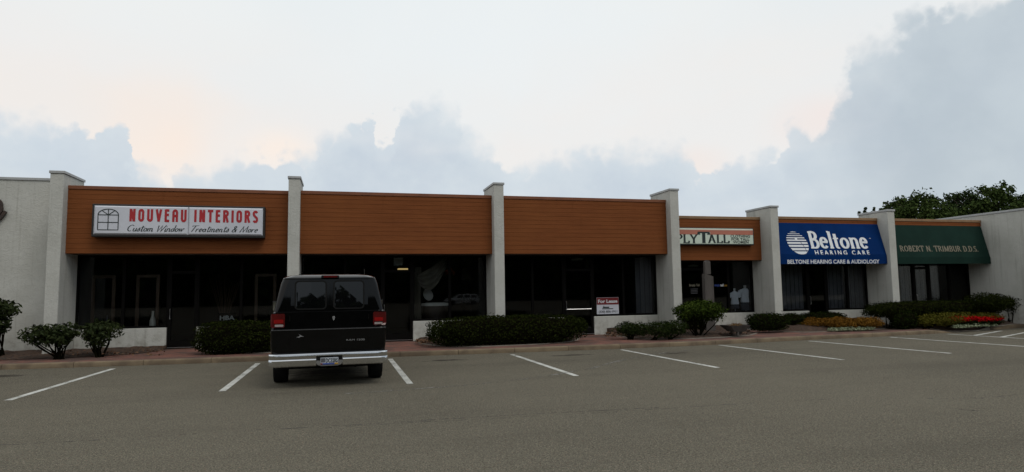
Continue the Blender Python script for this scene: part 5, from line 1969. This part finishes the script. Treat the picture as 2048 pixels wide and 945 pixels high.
loose('dark_shrub', 'dark shrub filling the space under and behind the bright shrub', [(1394, 668), (1370, 1412, 597, 640), (1373, 1427, 626, 668)], M['hedge2'], (.07, .035), 750, zb=.2, Yoff=.95, stems=5)
loose('lime_shrub', 'small lime green shrub left of the ochre shrubs', [(1585, 656), (1567, 1603, 636, 655)], M['lime'], (.07, .03), 900, zb=.2, Yoff=.3, stems=3, amp=.1)
for (p0, p1, yt_, yb_, lab) in ((1598, 1658, 635.5, 655, 'low ochre shrub leftmost of three beside the lime shrub'), (1648, 1708, 634, 657, 'low ochre shrub, the middle one of three'),
                                (1694, 1752, 634, 656, 'low ochre shrub rightmost of three near the big hedge stems')):
    loose('ochre_shrub', lab, [((p0 + p1) / 2, yb_ + 1.5), (p0, p1, yt_, yb_)], M['ochre'], (.07, .028), 1000, zb=.2, Yoff=.35, stems=4, amp=.14, group='low ochre shrubs under the blue awning')
loose('golden_shrub', 'yellow green spreading shrub right of the round boxwood ball', [(1868, 655), (1829, 1880, 628, 653), (1850, 1908, 624, 652)], M['lime'], (.075, .03), 900, zb=.19, Yoff=.4, stems=4)
loose('golden_shrub', 'yellow green shrub tucked between big hedge and red flowers', [(1908, 652), (1884, 1940, 623, 648)], M['lime'], (.075, .03), 900, zb=.2, Yoff=.3, stems=3)
loose('golden_shrub', 'yellow green shrub behind the right half of the red flowers', [(1960, 650), (1936, 1988, 624, 644)], M['lime'], (.075, .03), 900, zb=.2, Yoff=.35, stems=3)
loose('round_shrub', 'dark rounded shrub on stems, left of two by the right white wall', [(1975, 646), (1936, 2004, 586, 622), (1950, 2000, 596, 630)], M['hedge2'], (.075, .04), 650, zb=.25, Yoff=.3, stems=7)
loose('round_shrub', 'dark rounded shrub on stems, right of two by the right white wall', [(2024, 642), (2005, 2047, 588, 622), (2010, 2042, 600, 632)], M['hedge2'], (.075, .04), 650, zb=.22, Yoff=.1, stems=7)

# red flowers: separate plants in a row
NF = 12
for i in range(NF):
    px = 1903 + (2004 - 1903) * (i + .5) / NF
    py = 653.5 - 4.0 * i / NF
    f0 = gz(px, py, .19)
    cy = f0.y + .02
    tp = gy(px, 634 + rng.uniform(-1.5, 2.0), cy)
    ends = 'leftmost plant' if i == 0 else 'rightmost plant, set a little apart' if i == NF - 1 else None
    lab = ('%s in the row of red flowers' % ends) if ends else 'red flowering plant inside the row between its two end plants'
    t = thing('red_flower_plant', lab, 'flowers', (f0.x, cy, .18), group='row of red flowering plants' if ends is None else 'end plants of the red flower row')
    hgt = max(.18, tp.z - .2)
    P, Nn = blob_leaves([(f0.x, cy, .2 + hgt * .75, .17, .17, hgt * .30)], 950, amp=.3, shell=.8, up=.5)
    leaf_mesh('blossoms', M['red_flower'], P, Nn, .05, .04, t)
    P, Nn = blob_leaves([(f0.x, cy, .18 + hgt * .35, .15, .15, hgt * .35)], 700, amp=.2, shell=.8)
    leaf_mesh('leaves', M['boxwood'], P, Nn, .06, .03, t)

# silver clumps at the bed fronts
ORD = ['leftmost', 'second from left', 'middle', 'second from right', 'rightmost']
for n_, (x0, x1, y0, y1, where) in enumerate(((1672, 1745, 662, 660, 'in front of the ochre shrubs'), (1926, 1992, 656.0, 652.0, 'in front of the red flowers'))):
    for i in range(5):
        px = x0 + (x1 - x0) * i / 4
        py = y0 + (y1 - y0) * i / 4
        f0 = gz(px, py, .165)
        t = thing('silver_clump', '%s pale silvery clump of the five %s' % (ORD[i], where), 'plant', (f0.x, f0.y + .15, .165), group='silvery edging clumps ' + where)
        P, Nn = blob_leaves([(f0.x, f0.y + .15, .19, .19 * rng.uniform(.8, 1.2), .17, .085)], 1100, amp=.25, shell=.6, up=.5)
        P[:, 2] = np.maximum(P[:, 2], .172)
        leaf_mesh('leaves', M['silver'], P, Nn, .055, .026, t)
# leaf litter by the hedge ends
for (px0, px1, py0, py1, n_) in ((832, 862, 681, 688, 130), (1208, 1265, 665, 675, 160), (1440, 1500, 664, 670, 60), (100, 330, 700, 712, 90)):
    k = n_
    P = np.array([list(gz(rng.uniform(px0, px1), rng.uniform(py0, py1), .19)) for _ in range(k)])
    P[:, 2] = .205 + rng.uniform(-.01, .02, k)
    Nn = rng.normal(size=(k, 3)) * .4 + np.array([0, 0, 1])
    leaf_mesh('leaf_litter', M['litter'], P, Nn, .08, .05, kind='stuff')


# ------------------------------------------------------------------ TREES BEYOND THE ROOF
def tree(lab, px, ytop, wpx, Yd, m, seed, name='tree', dens=15., nb=16):
    r = np.random.default_rng(seed)
    tp = gy(px, ytop, Yd)
    half = (gy(px + wpx / 2, ytop, Yd) - gy(px - wpx / 2, ytop, Yd)).x / 2
    H_ = tp.z
    t = thing(name, lab, 'tree', (tp.x, Yd, 0), group='trees beyond the roofs')
    mb = MB()
    mb.tube([(tp.x, Yd, -.1), (tp.x + .1, Yd, H_ * .3), (tp.x - .1, Yd + .1, H_ * .6), (tp.x, Yd, H_ * .85)], [H_ * .028, H_ * .02, H_ * .012, .04], 10)
    bl_ = []
    ch = H_ * .62
    for i in range(nb):
        u_ = (i + .5) / nb
        z = H_ * .38 + ch * u_ * .90
        wid = half * math.sin(PI * (.22 + .70 * u_)) * r.uniform(.55, .95)
        a_ = r.uniform(0, 2 * PI)
        rr = half * r.uniform(.24, .40)
        zt__ = min(z, H_ - rr * .8)
        c = (tp.x + math.cos(a_) * wid, Yd + math.sin(a_) * wid, zt__)
        bl_.append((*c, rr, rr, rr * r.uniform(.7, .95)))
        mb.tube([(tp.x, Yd, max(H_ * .25, c[2] - rr * 1.5)), ((tp.x + c[0]) / 2, (Yd + c[1]) / 2, c[2] - rr * .6), c], [.12, .08, .03], 6)
    for i in range(26):
        rr = half * r.uniform(.16, .27)
        xx = tp.x + half * (-1 + 2 * (i + .5) / 26) * .92
        zz = H_ * (1 - .05 - .16 * ((xx - tp.x) / half) ** 2) - rr * .9 - r.uniform(0, 2.6)
        bl_.append((xx, Yd + half * r.uniform(-.6, .6), zz, rr, rr, rr * .85))
    for i in range(9):
        rr = half * r.uniform(.13, .22)
        xx = tp.x + half * r.uniform(-.75, .75)
        zz = H_ - rr * .9 - abs(xx - tp.x) / half * H_ * r.uniform(.06, .2)
        bl_.append((xx, Yd + half * r.uniform(-.5, .5), zz, rr, rr, rr))
        mb.tube([(tp.x, Yd, H_ * .6), ((tp.x + xx) / 2, Yd, zz - rr), (xx, Yd, zz)], [.08, .05, .02], 5)
    P, Nn = blob_leaves(bl_, dens, amp=.30, freq=4.5, shell=.9, jit=1.5, up=.4, out=.5)
    leaf_mesh('crown', m, P, Nn, .36, .22, t)
    mb.build('trunk', M['bark'], t)
    return t


tree('broad green tree beyond the roof, just right of the last wing wall', 1832, 384, 118, 58, M['tree_a'], 3)
tree('green tree in the middle of the row beyond the green awning roof', 1925, 378, 84, 62, M['tree_b'], 5)
tree('tallest tree of the row, with an airy top, beyond the right roof', 1985, 366, 90, 58, M['tree_a'], 8)
tree('dark tree at the right edge above the white end wall', 2046, 385, 84, 62, M['tree_b'], 12)
tree('thin treetop just showing over the last wing wall', 1768, 413, 26, 75, M['tree_b'], 15, nb=8)
tree('pair of pale twiggy treetops left of the last wing wall', 1729, 416, 24, 75, M['tree_b'], 17, nb=8)
tree('small pale treetop between twiggy tops and the broad tree', 1749, 414, 16, 78, M['tree_a'], 19, nb=8)

# woods across the road behind the viewpoint: they are what the glass and the black paint mirror
bl_ = []
for i in range(130):
    xx = -170 + 340 * (i % 65) / 64 + (2.6 if i > 64 else 0)
    hh = rng.uniform(15.5, 17.3) * (1 if i > 64 else .9)
    bl_.append((xx + rng.normal() * 1.2, (-82 if i > 64 else -76) + rng.normal() * 2, hh * .46, 4.6, 3.5, hh * .54))
P, Nn = blob_leaves(bl_, 3.6, amp=.22, shell=.5, pw=2.6)
P[:, 2] = np.maximum(P[:, 2], .1)
leaf_mesh('far_woods', M['woods'], P, Nn, 1.9, 1.4, kind='stuff')
